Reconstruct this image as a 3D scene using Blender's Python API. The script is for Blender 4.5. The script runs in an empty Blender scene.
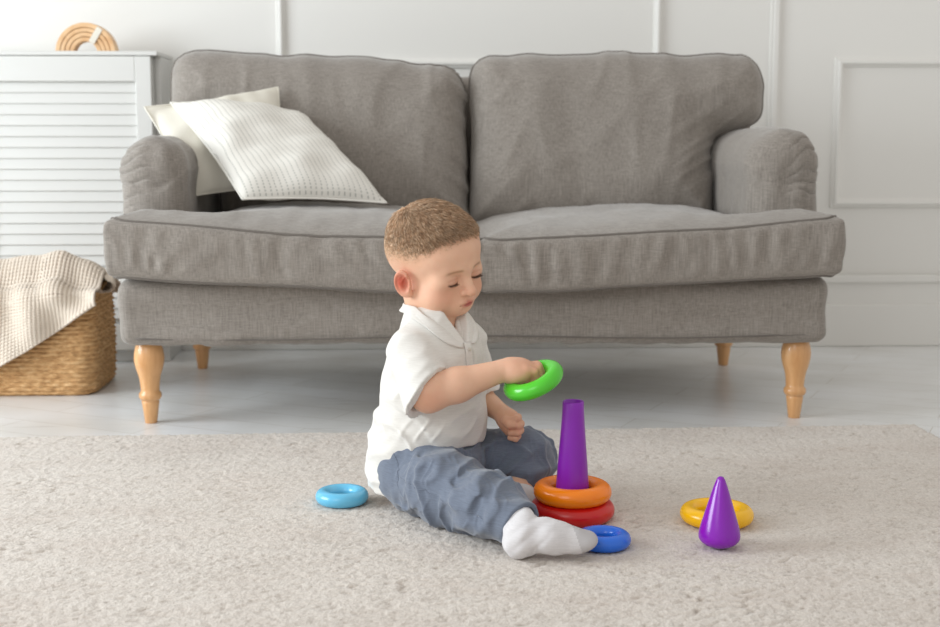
import bpy, math, random
import numpy as np
from mathutils import Vector, Matrix, Euler
random.seed(7)
SC = bpy.context.scene
COL = SC.collection
R_ = math.radians

# ------------------------------------------------------------------ camera
cam_d = bpy.data.cameras.new('camera')
cam = bpy.data.objects.new('camera', cam_d)
COL.objects.link(cam)
cam.location = (0, 0, 0.61)
cam.rotation_euler = (R_(90 - 7.6), 0, R_(-2.2))
cam_d.sensor_width = 36.0
cam_d.lens = 36.0 * 1306.0 / 940.0
cam_d.clip_start = 0.05
cam_d.dof.use_dof = True
cam_d.dof.focus_distance = 2.06
cam_d.dof.aperture_fstop = 5.6
SC.camera = cam

# ------------------------------------------------------------------ light
world = bpy.data.worlds.new('world'); SC.world = world
world.use_nodes = True
wn = world.node_tree
bg = wn.nodes['Background']
bg.inputs[0].default_value = (1.0, 0.962, 0.915, 1)
bg.inputs[1].default_value = 0.56

def area(name, loc, target, sx, sy, power, col):
    d = bpy.data.lights.new(name, 'AREA'); d.shape = 'RECTANGLE'
    d.size = sx; d.size_y = sy; d.energy = power; d.color = col
    o = bpy.data.objects.new(name, d); COL.objects.link(o)
    o.location = loc
    v = Vector(target) - Vector(loc)
    o.rotation_euler = v.to_track_quat('-Z', 'Y').to_euler()
    return o
area('window_daylight', (-3.1, 1.75, 1.25), (0.2, 2.25, 0.1), 1.9, 1.5, 83, (0.88, 0.95, 1.0))
area('front_left_area', (-1.5, -0.9, 1.9), (0.1, 2.4, 0.2), 1.6, 1.5, 16, (0.95, 0.98, 1.0))  # weak second area light from the front left, behind the camera

vs = SC.view_settings
vs.view_transform = 'Standard'; vs.look = 'None'
vs.exposure = 0.28; vs.gamma = 1.0; vs.use_curve_mapping = False

# ------------------------------------------------------------------ materials
def s2l(c):
    return tuple((x / 12.92 if x <= 0.04045 else ((x + 0.055) / 1.055) ** 2.4) for x in c)
def hexc(s):
    return s2l(tuple(int(s[i:i + 2], 16) / 255 for i in (0, 2, 4)))

class MT:
    def __init__(s, name, col=(0.8, 0.8, 0.8), rough=0.5, **kw):
        m = bpy.data.materials.new(name); m.use_nodes = True
        s.m = m; s.nt = m.node_tree; s.b = s.nt.nodes['Principled BSDF']
        s.b.inputs['Base Color'].default_value = (*col, 1)
        s.b.inputs['Roughness'].default_value = rough
        for k, v in kw.items():
            s.b.inputs[k.replace('_', ' ')].default_value = v
    def n(s, t, **kw):
        x = s.nt.nodes.new(t)
        for k, v in kw.items():
            if k in x.inputs: x.inputs[k].default_value = v
            else: setattr(x, k, v)
        return x
    def l(s, a, b): s.nt.links.new(a, b)
    def coord(s, scale=(1, 1, 1), rot=(0, 0, 0), kind='Object'):
        t = s.n('ShaderNodeTexCoord'); mp = s.n('ShaderNodeMapping')
        mp.inputs['Scale'].default_value = scale; mp.inputs['Rotation'].default_value = rot
        s.l(t.outputs[kind], mp.inputs[0]); return mp.outputs[0]
    def noise(s, vec, scale, detail=3, rough=0.5, dist=0):
        x = s.n('ShaderNodeTexNoise'); x.inputs['Scale'].default_value = scale
        x.inputs['Detail'].default_value = detail; x.inputs['Roughness'].default_value = rough
        x.inputs['Distortion'].default_value = dist
        s.l(vec, x.inputs['Vector']); return x.outputs['Fac']
    def ramp(s, fac, stops):
        x = s.n('ShaderNodeValToRGB'); e = x.color_ramp.elements
        while len(e) < len(stops): e.new(0.5)
        for i, (p, c) in enumerate(stops):
            e[i].position = p; e[i].color = (*c, 1) if len(c) == 3 else c
        s.l(fac, x.inputs[0]); return x.outputs[0]
    def mix(s, fac, a, b, mode='MIX'):
        x = s.n('ShaderNodeMix', data_type='RGBA', blend_type=mode)
        for i, v in ((0, fac), (6, a), (7, b)):
            if hasattr(v, 'is_linked') or hasattr(v, 'links'): s.l(v, x.inputs[i])
            elif i == 0: x.inputs[0].default_value = v
            else: x.inputs[i].default_value = (*v, 1)
        return x.outputs[2]
    def math(s, op, a, b=0.0):
        x = s.n('ShaderNodeMath', operation=op)
        for i, v in ((0, a), (1, b)):
            if hasattr(v, 'links'): s.l(v, x.inputs[i])
            else: x.inputs[i].default_value = v
        return x.outputs[0]
    def base(s, c): s.l(c, s.b.inputs['Base Color'])
    def bump(s, hgt, strength=0.3, dist=0.002):
        x = s.n('ShaderNodeBump'); x.inputs['Strength'].default_value = strength
        x.inputs['Distance'].default_value = dist
        s.l(hgt, x.inputs['Height']); s.l(x.outputs[0], s.b.inputs['Normal'])

M = {}
def plain(key, name, col, rough=0.5, **kw):
    M[key] = MT(name, col, rough, **kw).m

# wall paint
t = MT('white_wall_paint', hexc('E6E5E1'), 0.55)
t.bump(t.noise(t.coord(), 90, 3), 0.05, 0.001); M['wall'] = t.m
t = MT('white_furniture_paint', hexc('D3D3D0'), 0.4); M['cab'] = t.m
# floor: whitewashed wood laid in planks
t = MT('whitewashed_plank_floor', (0.7, 0.7, 0.7), 0.28)
v = t.coord((1, 1, 1), (0, 0, R_(28)))
br = t.n('ShaderNodeTexBrick'); br.offset = 0.5
br.inputs['Scale'].default_value = 1.0
br.inputs['Mortar Size'].default_value = 0.0012; br.inputs['Mortar Smooth'].default_value = 0.3
br.inputs['Brick Width'].default_value = 0.6; br.inputs['Row Height'].default_value = 0.10
br.inputs['Color1'].default_value = (*hexc('F1F3F5'), 1); br.inputs['Color2'].default_value = (*hexc('EAECED'), 1)
br.inputs['Mortar'].default_value = (*hexc('CBC8C2'), 1)
t.l(v, br.inputs['Vector'])
g = t.noise(t.coord((2, 22, 1), (0, 0, R_(28))), 3.0, 6, 0.6, 0.6)
gc = t.ramp(g, [(0.30, hexc('CFCBC5')), (0.42, (1, 1, 1))])
g2 = t.noise(t.coord((1, 1, 1)), 3.0, 4)
gc2 = t.ramp(g2, [(0.35, hexc('EDEBE7')), (0.65, (1, 1, 1))])
c = t.mix(0.55, br.outputs['Color'], gc, 'MULTIPLY'); c = t.mix(1.0, c, gc2, 'MULTIPLY')
t.base(c); t.bump(g, 0.08, 0.001); M['floor'] = t.m

# rug
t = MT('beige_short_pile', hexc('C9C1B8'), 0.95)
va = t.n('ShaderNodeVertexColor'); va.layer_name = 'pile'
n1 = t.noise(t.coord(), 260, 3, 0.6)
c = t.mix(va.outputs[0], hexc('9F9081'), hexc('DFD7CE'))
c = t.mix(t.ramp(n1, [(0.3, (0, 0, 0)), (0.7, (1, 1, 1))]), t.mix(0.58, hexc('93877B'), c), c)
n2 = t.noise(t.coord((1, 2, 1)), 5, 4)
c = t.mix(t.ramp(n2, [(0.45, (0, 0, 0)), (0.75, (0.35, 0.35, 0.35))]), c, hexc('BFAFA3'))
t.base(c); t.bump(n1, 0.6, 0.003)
t.b.inputs['Sheen Weight'].default_value = 0.25
M['rug'] = t.m

def fabric(key, name, c0, c1, streak=(420, 420, 18), rough=0.9, bs=0.25, big=0.15):
    t = MT(name, c0, rough)
    a = t.noise(t.coord(streak), 1.0, 2, 0.6)
    b = t.noise(t.coord((60, 60, 900)), 1.0, 2, 0.6)
    w = t.math('MULTIPLY', t.math('ADD', a, b), 0.5)
    lo = t.noise(t.coord(), 5, 4)
    c = t.mix(t.ramp(w, [(0.36, (0, 0, 0)), (0.64, (1, 1, 1))]), c0, c1)
    c = t.mix(t.ramp(lo, [(0.3, (big,) * 3), (0.6, (0, 0, 0))]), c, tuple(x * 0.86 for x in c0))
    t.base(c); t.bump(w, bs, 0.0015)
    t.b.inputs['Sheen Weight'].default_value = 0.3
    t.b.inputs['Sheen Roughness'].default_value = 0.5
    M[key] = t.m
fabric('sofa', 'grey_linen_upholstery', hexc('7A736C'), hexc('9C958D'))
plain('piping', 'grey_piping', hexc('6E6862'), 0.9)
fabric('trouser', 'slate_blue_cotton', hexc('5F6878'), hexc('717B8C'), (1500, 1500, 1500), 0.85, 0.12, 0.2)
fabric('shirt', 'white_pique_cotton', hexc('DAD7D1'), hexc('E6E4DF'), (1400, 1400, 1400), 0.9, 0.2, 0.0)
fabric('sock', 'white_knit_sock', hexc('CFCDCF'), hexc('DFDDDF'), (1800, 1800, 1800), 0.95, 0.3, 0.0)
plain('sock_toe', 'grey_white_sock_toe', hexc('C0BEC0'), 0.95)
# skin with vertex tints
t = MT('skin', hexc('D9A78C'), 0.5)
va = t.n('ShaderNodeVertexColor'); va.layer_name = 'tint'
nn = t.noise(t.coord(), 60, 3)
c = t.mix(t.ramp(nn, [(0.35, (0.10,) * 3), (0.7, (0, 0, 0))]), va.outputs[0], hexc('C98468'))
t.base(c)
t.b.inputs['Subsurface Weight'].default_value = 0.12
t.b.inputs['Subsurface Radius'].default_value = (0.012, 0.005, 0.003)
t.b.inputs['Subsurface Scale'].default_value = 1.0
t.b.inputs['Specular IOR Level'].default_value = 0.35
M['skin'] = t.m
t = MT('light_brown_hair', hexc('A98A6C'), 0.55)
va = t.n('ShaderNodeVertexColor'); va.layer_name = 'tint'
t.base(va.outputs[0]); t.b.inputs['Specular IOR Level'].default_value = 0.4
M['hair'] = t.m
plain('lash', 'dark_lashes', hexc('4A342A'), 0.7)
plain('button', 'pearl_button', hexc('DAD6CC'), 0.3)
plain('dark', 'dark_shadow_gap', hexc('2A2724'), 0.9)
# plastics
def plastic(key, hx, rough=0.23):
    t = MT(key + '_plastic', hexc(hx), rough)
    t.b.inputs['Subsurface Weight'].default_value = 0.0
    t.b.inputs['Specular IOR Level'].default_value = 0.6
    M[key] = t.m
plastic('green', '52CC2E'); plastic('orange', 'FF8800'); plastic('red', 'CE1614', 0.3)
plastic('yellow', 'FFC400'); plastic('sky_blue', '68BDE2'); plastic('blue', '226CDE'); plastic('purple', '8814B4', 0.2)
plastic('purple_matte', '8814B0', 0.34)
# beech wood
t = MT('varnished_beech', hexc('D9A066'), 0.35)
g = t.noise(t.coord((60, 60, 6)), 1.0, 4, 0.6, 0.4)
t.base(t.ramp(g, [(0.3, hexc('CE9660')), (0.7, hexc('E2B07A'))]))
t.b.inputs['Coat Weight'].default_value = 0.3; M['beech'] = t.m
t = MT('pale_plywood', hexc('DDB384'), 0.5)
g = t.noise(t.coord((40, 8, 40)), 1.0, 4)
t.base(t.ramp(g, [(0.3, hexc('D2A473')), (0.7, hexc('E6C297'))])); M['arch'] = t.m
plain('arch_dark', 'brown_plywood_edge', hexc('B98350'), 0.6)
# seagrass
t = MT('woven_seagrass', hexc('B88D5C'), 0.8)
a = t.noise(t.coord((55, 55, 150)), 1.0, 4, 0.7)
b = t.noise(t.coord(), 7, 3)
c = t.ramp(a, [(0.30, hexc('94693D')), (0.5, hexc('CB9E6A')), (0.72, hexc('EDCB9A'))])
c = t.mix(t.ramp(b, [(0.4, (0, 0, 0)), (0.7, (0.3,) * 3)]), c, hexc('CFA878'))
t.base(c); t.bump(a, 0.5, 0.004); M['seagrass'] = t.m
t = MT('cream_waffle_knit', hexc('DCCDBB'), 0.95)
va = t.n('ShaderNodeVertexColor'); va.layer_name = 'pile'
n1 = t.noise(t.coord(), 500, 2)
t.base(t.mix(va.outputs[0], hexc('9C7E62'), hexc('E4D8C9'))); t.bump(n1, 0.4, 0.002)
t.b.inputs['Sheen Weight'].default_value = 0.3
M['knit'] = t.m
plain('cream', 'cream_cotton', hexc('E2DED2'), 0.9)
# striped pillow (uses UV)
t = MT('white_cotton_with_grey_stripes', hexc('E9E7E0'), 0.9)
v = t.coord((1, 1, 1), kind='UV')
sx = t.n('ShaderNodeSeparateXYZ'); t.l(v, sx.inputs[0])
wob = t.math('MULTIPLY', t.noise(v, 7, 2), 0.02)
u_ = t.math('ADD', sx.outputs[0], wob)
w = t.math('SINE', t.math('MULTIPLY', u_, 2 * math.pi * 25))
w2 = t.math('SINE', t.math('MULTIPLY', sx.outputs[1], 2 * math.pi * 60))
nz = t.noise(t.coord((120, 120, 1), kind='UV'), 1.0, 2)
st = t.ramp(w, [(0.62, (0, 0, 0)), (0.80, (1, 1, 1))])
br_ = t.math('MULTIPLY', st, t.math('MULTIPLY', t.math('GREATER_THAN', t.math('ADD', w2, t.math('MULTIPLY', nz, 0.8)), 0.1), 0.75))
t.base(t.mix(br_, hexc('ECEAE3'), hexc('ACADA7'))); t.bump(t.noise(t.coord(), 300, 2), 0.3, 0.001)
M['stripe'] = t.m

# ------------------------------------------------------------------ object helpers
def new_mesh(name, V, F, mat=None, parent=None, smooth=True, cols=None, cname='tint', uvs=None):
    me = bpy.data.meshes.new(name)
    V = np.asarray(V, dtype=np.float32)
    if isinstance(F, np.ndarray) and F.ndim == 2:
        k = F.shape[1]
        me.vertices.add(len(V)); me.vertices.foreach_set('co', V.ravel())
        me.loops.add(F.size); me.loops.foreach_set('vertex_index', F.astype(np.int32).ravel())
        me.polygons.add(len(F)); me.polygons.foreach_set('loop_start', np.arange(0, F.size, k, dtype=np.int32))
        me.update(calc_edges=True); me.validate()
    else:
        me.from_pydata([tuple(map(float, v)) for v in V], [], [tuple(int(i) for i in f) for f in F]); me.update()
    if smooth: me.polygons.foreach_set('use_smooth', np.ones(len(me.polygons), dtype=bool))
    if cols is not None:
        ca = me.color_attributes.new(cname, 'FLOAT_COLOR', 'POINT')
        c4 = np.ones((len(V), 4), np.float32); c4[:, :3] = cols
        ca.data.foreach_set('color', c4.ravel())
    if uvs is not None:
        ul = me.uv_layers.new(name='UVMap')
        li = np.zeros(len(me.loops), np.int32); me.loops.foreach_get('vertex_index', li)
        ul.data.foreach_set('uv', np.asarray(uvs, np.float32)[li].ravel())
    if mat is not None: me.materials.append(M[mat] if isinstance(mat, str) else mat)
    o = bpy.data.objects.new(name, me); COL.objects.link(o)
    if parent is not None: o.parent = parent; o.matrix_parent_inverse = Matrix.Identity(4)
    return o
def origin(o, loc):
    """move a mesh object's origin to loc (world), keeping the shape where it is"""
    me = o.data; n = len(me.vertices); a = np.zeros(n * 3, np.float32)
    me.vertices.foreach_get('co', a); a = a.reshape(-1, 3) - np.array(loc, np.float32)
    me.vertices.foreach_set('co', a.ravel()); o.location = loc; me.update()
def thing(name, label, cat, loc=(0, 0, 0), rot=(0, 0, 0), group=None):
    o = bpy.data.objects.new(name, None); COL.objects.link(o)
    o.location = loc; o.rotation_euler = rot; o.empty_display_size = 0.05
    o['label'] = label; o['category'] = cat
    if group: o['group'] = group
    return o
def tag(o, label, cat, group=None):
    o['label'] = label; o['category'] = cat
    if group: o['group'] = group
    return o
def struct(o): o['kind'] = 'structure'; return o
def reparent(o, p):
    """child built in world coordinates -> child of p with the shape kept in place (p unrotated)"""
    o.parent = p
    o.matrix_parent_inverse = Matrix.Identity(4)
    L = Vector((0, 0, 0)); q = p
    while q is not None: L += Vector(q.location); q = q.parent
    me = o.data; n = len(me.vertices); a = np.zeros(n * 3, np.float32)
    me.vertices.foreach_get('co', a); a = a.reshape(-1, 3) - np.array(L, np.float32)
    me.vertices.foreach_set('co', a.ravel()); me.update()
    return o

def box_vf(x0, x1, y0, y1, z0, z1):
    V = [(x, y, z) for z in (z0, z1) for y in (y0, y1) for x in (x0, x1)]
    F = [(0, 2, 3, 1), (4, 5, 7, 6), (0, 1, 5, 4), (2, 6, 7, 3), (0, 4, 6, 2), (1, 3, 7, 5)]
    return V, F
def bevel(o, w, seg=2):
    md = o.modifiers.new('bevel', 'BEVEL'); md.width = w; md.segments = seg; md.limit_method = 'ANGLE'
    return o
def box(name, x0, x1, y0, y1, z0, z1, mat, bev=0.0, seg=2):
    V, F = box_vf(x0, x1, y0, y1, z0, z1)
    o = new_mesh(name, V, F, mat, smooth=False)
    if bev: bevel(o, bev, seg)
    return o
def lathe_vf(prof, n=40, cap=True):
    V = []; F = []
    for r, z in prof:
        for k in range(n):
            a = 2 * math.pi * k / n; V.append((r * math.cos(a), r * math.sin(a), z))
    for i in range(len(prof) - 1):
        for k in range(n):
            a = i * n + k; b = i * n + (k + 1) % n
            F.append((a, b, b + n, a + n))
    if cap:
        F.append(tuple(range(n - 1, -1, -1))); F.append(tuple((len(prof) - 1) * n + k for k in range(n)))
    return V, F
def torus_vf(Rm, r, n=72, m=28, rz=None):
    rz = rz or r; V = []; F = []
    for i in range(n):
        a = 2 * math.pi * i / n
        for j in range(m):
            b = 2 * math.pi * j / m
            V.append(((Rm + r * math.cos(b)) * math.cos(a), (Rm + r * math.cos(b)) * math.sin(a), rz * math.sin(b)))
            F.append((i * m + j, ((i + 1) % n) * m + j, ((i + 1) % n) * m + (j + 1) % m, i * m + (j + 1) % m))
    return V, F
def tube_vf(P, r, n=8, closed=False):
    P = np.asarray(P, float); N = len(P)
    rr = np.full(N, r) if np.isscalar(r) else np.asarray(r)
    T = np.gradient(P, axis=0)
    if closed: T = np.roll(P, -1, 0) - np.roll(P, 1, 0)
    T /= np.linalg.norm(T, axis=1)[:, None] + 1e-12
    up = np.array([0, 0, 1.]) if abs(T[0][2]) < 0.9 else np.array([1., 0, 0])
    V = []; F = []
    nrm = up - T[0] * (up @ T[0]); nrm /= np.linalg.norm(nrm)
    for i in range(N):
        nrm = nrm - T[i] * (nrm @ T[i]); nrm /= np.linalg.norm(nrm) + 1e-12
        b = np.cross(T[i], nrm)
        for k in range(n):
            a = 2 * math.pi * k / n
            V.append(P[i] + rr[i] * (math.cos(a) * nrm + math.sin(a) * b))
    for i in range(N if closed else N - 1):
        for k in range(n):
            i2 = (i + 1) % N
            F.append((i * n + k, i * n + (k + 1) % n, i2 * n + (k + 1) % n, i2 * n + k))
    if not closed:
        F.append(tuple(range(n - 1, -1, -1))); F.append(tuple((N - 1) * n + k for k in range(n)))
    return V, F
def merge(parts):
    V = []; F = []
    for v, f in parts:
        o = len(V); V.extend([tuple(x) for x in v]); F.extend([tuple(i + o for i in q) for q in f])
    return V, F

# ------------------------------------------------------------------ implicit surfaces
def smin(a, b, k):
    h = np.maximum(k - np.abs(a - b), 0) / k
    return np.minimum(a, b) - h * h * k * 0.25
def smax(a, b, k): return -smin(-a, -b, k)
def sph(p, c, r): return np.linalg.norm(p - np.array(c), axis=-1) - r
def ell(p, c, r, Rm=None):
    q = p - np.array(c)
    if Rm is not None: q = q @ np.array(Rm).T
    r = np.array(r)
    k0 = np.linalg.norm(q / r, axis=-1); k1 = np.linalg.norm(q / (r * r), axis=-1) + 1e-9
    return k0 * (k0 - 1) / k1
def cone(p, a, b, ra, rb):
    a = np.array(a, float); b = np.array(b, float)
    ba = b - a; h = np.clip(((p - a) @ ba) / (ba @ ba), 0, 1)
    return np.linalg.norm(p - a - h[..., None] * ba, axis=-1) - (ra + (rb - ra) * h)
def chain(p, pts, rs, k=0.008):
    d = None
    for i in range(len(pts) - 1):
        e = cone(p, pts[i], pts[i + 1], rs[i], rs[i + 1])
        d = e if d is None else smin(d, e, k)
    return d
def rbox(p, c, hs, r, Rm=None):
    q = p - np.array(c)
    if Rm is not None: q = q @ np.array(Rm).T
    q = np.abs(q) - (np.array(hs) - r)
    return np.linalg.norm(np.maximum(q, 0), axis=-1) + np.minimum(q.max(axis=-1), 0) - r
_rs = np.random.RandomState(11)
_D = _rs.normal(size=(64, 3)); _D /= np.linalg.norm(_D, axis=1)[:, None]
_PH = _rs.uniform(0, 6.28, 64)
def snoise(p, wl, seed=0, n=6, an=(1, 1, 1)):
    """smooth noise in about -1..1 with wavelength wl (m), stretched by an"""
    q = p / np.array(an); s = 0
    for i in range(n):
        j = (seed * 7 + i) % 64
        s = s + np.sin((q @ _D[j]) * (6.283 / wl) * (0.7 + 0.6 * ((i * 37 + seed * 13) % 10) / 10) + _PH[(j * 3 + seed) % 64])
    return s / (n ** 0.5) / 1.2
def ridge(x): return 1 - np.minimum(np.abs(x) * 1.6, 1) ** 0.7 if False else np.exp(-(x * 2.2) ** 2)
def sstep(a, b, x):
    t = np.clip((x - a) / (b - a), 0, 1); return t * t * (3 - 2 * t)

def surface(f, lo, hi, h, B=8, lip=1.35):
    """surface nets over a sparse grid"""
    lo = np.array(lo, float); n = (np.ceil((np.array(hi) - lo) / h / B).astype(int)) * B
    nb = n // B
    D = np.ones(n, np.float32)
    bi = np.stack(np.meshgrid(*[np.arange(k) for k in nb], indexing='ij'), -1).reshape(-1, 3)
    cen = lo + (bi * B + (B - 1) / 2) * h
    dc = np.concatenate([f(c) for c in np.array_split(cen, max(1, len(cen) // 200000))])
    act = np.abs(dc) < h * B * 0.87 * lip + h
    ins = (dc < 0) & ~act
    D4 = D.reshape(nb[0], B, nb[1], B, nb[2], B)
    ii = bi[ins]
    if len(ii): D4[ii[:, 0], :, ii[:, 1], :, ii[:, 2], :] = -1
    ia = bi[act]
    off = np.stack(np.meshgrid(*[np.arange(B)] * 3, indexing='ij'), -1).reshape(-1, 3)
    for ch in np.array_split(ia, max(1, len(ia) * B ** 3 // 400000)):
        pts = (lo + (ch[:, None, :] * B + off[None]) * h).reshape(-1, 3)
        v = f(pts).astype(np.float32).reshape(len(ch), B, B, B)
        D4[ch[:, 0], :, ch[:, 1], :, ch[:, 2], :] = v
    S = D < 0
    c = np.zeros(tuple(n - 1), np.int8)
    for dx in (0, 1):
        for dy in (0, 1):
            for dz in (0, 1):
                c += S[dx:n[0] - 1 + dx, dy:n[1] - 1 + dy, dz:n[2] - 1 + dz]
    cells = np.argwhere((c > 0) & (c < 8))
    idx = np.full(tuple(n - 1), -1, np.int32); idx[cells[:, 0], cells[:, 1], cells[:, 2]] = np.arange(len(cells))
    corner = {(a, b, d): D[cells[:, 0] + a, cells[:, 1] + b, cells[:, 2] + d] for a in (0, 1) for b in (0, 1) for d in (0, 1)}
    acc = np.zeros((len(cells), 3)); cnt = np.zeros(len(cells))
    for k0 in corner:
        for ax in range(3):
            if k0[ax] == 0:
                k1 = list(k0); k1[ax] = 1; k1 = tuple(k1)
                a, b = corner[k0], corner[k1]; m = (a < 0) != (b < 0)
                t = np.where(m, a / np.where(m, a - b, 1), 0)
                pos = np.tile(np.array(k0, float), (len(cells), 1)); pos[:, ax] = t
                acc[m] += pos[m]; cnt[m] += 1
    V = lo + (cells + acc / cnt[:, None]) * h
    Q = []
    for ax in range(3):
        o1, o2 = (ax + 1) % 3, (ax + 2) % 3
        sl0 = [slice(None)] * 3; sl1 = [slice(None)] * 3
        sl0[ax] = slice(0, n[ax] - 1); sl1[ax] = slice(1, n[ax])
        e = np.argwhere(S[tuple(sl0)] != S[tuple(sl1)])
        e = e[(e[:, o1] > 0) & (e[:, o2] > 0) & (e[:, o1] < n[o1] - 1) & (e[:, o2] < n[o2] - 1)]
        fl = S[e[:, 0], e[:, 1], e[:, 2]]
        def g(d1, d2):
            q = e.copy(); q[:, o1] -= d1; q[:, o2] -= d2
            return idx[q[:, 0], q[:, 1], q[:, 2]]
        q = np.stack([g(1, 1), g(0, 1), g(0, 0), g(1, 0)], 1)
        q[~fl] = q[~fl][:, ::-1]
        Q.append(q)
    Q = np.concatenate(Q); Q = Q[(Q >= 0).all(1)]
    # one Newton step onto the true surface
    ee = h * 0.25
    d0 = f(V); gr = np.stack([f(V + np.eye(3)[k] * ee) - d0 for k in range(3)], 1) / ee
    gl = (gr ** 2).sum(1) + 1e-6
    st = -(d0 / gl)[:, None] * gr
    ln = np.linalg.norm(st, axis=1)[:, None]; st *= np.minimum(1, 0.6 * h / (ln + 1e-9))
    return V + st, Q
def normals(f, V, e=0.0008):
    d0 = f(V); g = np.stack([f(V + np.eye(3)[k] * e) - d0 for k in range(3)], 1)
    return g / (np.linalg.norm(g, axis=1)[:, None] + 1e-9)

# ================================================================== ROOM
WY = 3.81
struct(box('floor', -3.2, 3.0, -1.5, WY + 0.1, -0.05, 0, 'floor'))
struct(box('wall_back', -3.2, 3.0, WY, WY + 0.1, 0, 2.6, 'wall'))
def mould(name, x0, x1, z0, z1, d=0.014):
    """raised picture-frame moulding bar with a stepped profile"""
    horiz = (x1 - x0) > (z1 - z0)
    parts = [box_vf(x0, x1, WY - d * 0.55, WY, z0, z1)]
    w = (z1 - z0) if horiz else (x1 - x0)
    if horiz: parts.append(box_vf(x0, x1, WY - d, WY - d * 0.5, z0 + w * 0.28, z1 - w * 0.22))
    else: parts.append(box_vf(x0 + w * 0.28, x1 - w * 0.22, WY - d, WY - d * 0.5, z0, z1))
    V, F = merge(parts); o = new_mesh(name, V, F, 'wall', smooth=False); bevel(o, 0.0035, 3)
    return struct(o)
def frame_mould(name, x0, x1, z0, z1, w=0.026):
    """mitred picture-frame moulding swept round a rectangle"""
    prof = [(0, 0), (0, .006), (.10, .009), (.24, .009), (.30, .015), (.42, .018), (.60, .018), (.74, .014), (.80, .008), (.94, .006), (1, 0)]
    V = []; F = []
    for t_, d_ in prof:
        i = t_ * w
        V += [(x0 + i, WY - d_, z0 + i), (x1 - i, WY - d_, z0 + i), (x1 - i, WY - d_, z1 - i), (x0 + i, WY - d_, z1 - i)]
    for k in range(len(prof) - 1):
        for j in range(4):
            F.append((k * 4 + j, (k + 1) * 4 + j, (k + 1) * 4 + (j + 1) % 4, k * 4 + (j + 1) % 4)[::-1])
    return struct(new_mesh(name, V, F, 'wall', smooth=False))
frame_mould('trim_1', -0.405, 0.70, 0.812, 2.2)
frame_mould('trim_2', 1.205, 2.3, 0.41, 0.845, 0.028)
mould('trim_3', 1.012, 1.046, 0.22, 2.4)
# tall stepped baseboard
V, F = merge([box_vf(-3.2, 3.0, WY - 0.016, WY, 0, 0.205), box_vf(-3.2, 3.0, WY - 0.026, WY, 0, 0.125), box_vf(-3.2, 3.0, WY - 0.028, WY - 0.01, 0.19, 0.212)])
struct(bevel(new_mesh('baseboard_back', V, F, 'wall', smooth=False), 0.004, 3))

# ================================================================== RUG
def make_rug():
    x0, x1, y0, y1 = -1.5, 1.052, 1.02, 2.695
    h = 0.0036
    nx = int((x1 - x0) / h) + 1; ny = int((y1 - y0) / h) + 1
    X, Y = np.meshgrid(np.linspace(x0, x1, nx), np.linspace(y0, y1, ny), indexing='ij')
    p = np.stack([X.ravel(), Y.ravel()], 1)
    rs = np.random.RandomState(3)
    def worley(p, s):
        q = p / s; ci = np.floor(q).astype(int); d1 = np.full(len(p), 9.); d2 = np.full(len(p), 9.); val = np.zeros(len(p))
        T = rs.rand(256, 256, 3)
        for dx in (-1, 0, 1):
            for dy in (-1, 0, 1):
                c = ci + [dx, dy]; t = T[c[:, 0] % 256, c[:, 1] % 256]
                dd = np.linalg.norm(c + t[:, :2] - q, axis=1)
                m = dd < d1
                d2 = np.where(m, d1, np.minimum(d2, dd)); val = np.where(m, t[:, 2], val); d1 = np.where(m, dd, d1)
        return d1, d2, val
    warp = np.stack([snoise(np.stack([p[:, 0], p[:, 1], p[:, 0] * 0], 1), 0.05, s) for s in (1, 2)], 1) * 0.006
    q = (p + warp) * [0.66, 1.2]
    a1, a2, av = worley(q, 0.0078)
    b1, b2, bv = worley(q * [0.8, 1.3], 0.034)
    P3 = np.stack([p[:, 0], p[:, 1], p[:, 0] * 0], 1)
    big = snoise(P3, 0.28, 5, 8)
    H = 0.0016 * (1 - np.clip(a1, 0, 1) ** 1.6) + 0.0010 * av - 0.0034 * np.clip(1 - (b2 - b1) * 6, 0, 1) * np.clip(0.15 + big * 0.8 + 0.5 * snoise(P3, 0.06, 9), 0, 1.2) - 0.0026 * (av > 0.93) * np.clip(1.2 - a1 * 1.6, 0, 1) + 0.0006 * big + 0.001 * bv
    H += rs.normal(size=len(p)) * 0.0006
    edge = np.minimum.reduce([p[:, 0] - x0, x1 - p[:, 0], p[:, 1] - y0, y1 - p[:, 1]])
    z = 0.0092 + H
    z = np.where(edge < 0.008, 0.001 + (z - 0.001) * np.clip(edge / 0.008, 0, 1) ** 0.5, z)
    V = np.stack([p[:, 0], p[:, 1], z], 1)
    th = R_(1.45)                                   # the rug lies very slightly askew
    cx, cy = 1.045, 2.683
    dx, dy = V[:, 0] - cx, V[:, 1] - y1
    V[:, 0] = cx + dx * math.cos(th) - dy * math.sin(th); V[:, 1] = cy + dx * math.sin(th) + dy * math.cos(th)
    I = np.arange(nx * ny).reshape(nx, ny)
    F = np.stack([I[:-1, :-1], I[1:, :-1], I[1:, 1:], I[:-1, 1:]], -1).reshape(-1, 4)
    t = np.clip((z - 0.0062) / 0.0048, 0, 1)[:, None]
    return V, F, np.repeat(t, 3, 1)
V, F, C = make_rug()
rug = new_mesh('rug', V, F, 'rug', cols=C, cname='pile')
tag(rug, 'large beige short-pile rug spread over the white floor under the child', 'rug')
origin(rug, (0, 1.9, 0))

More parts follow.
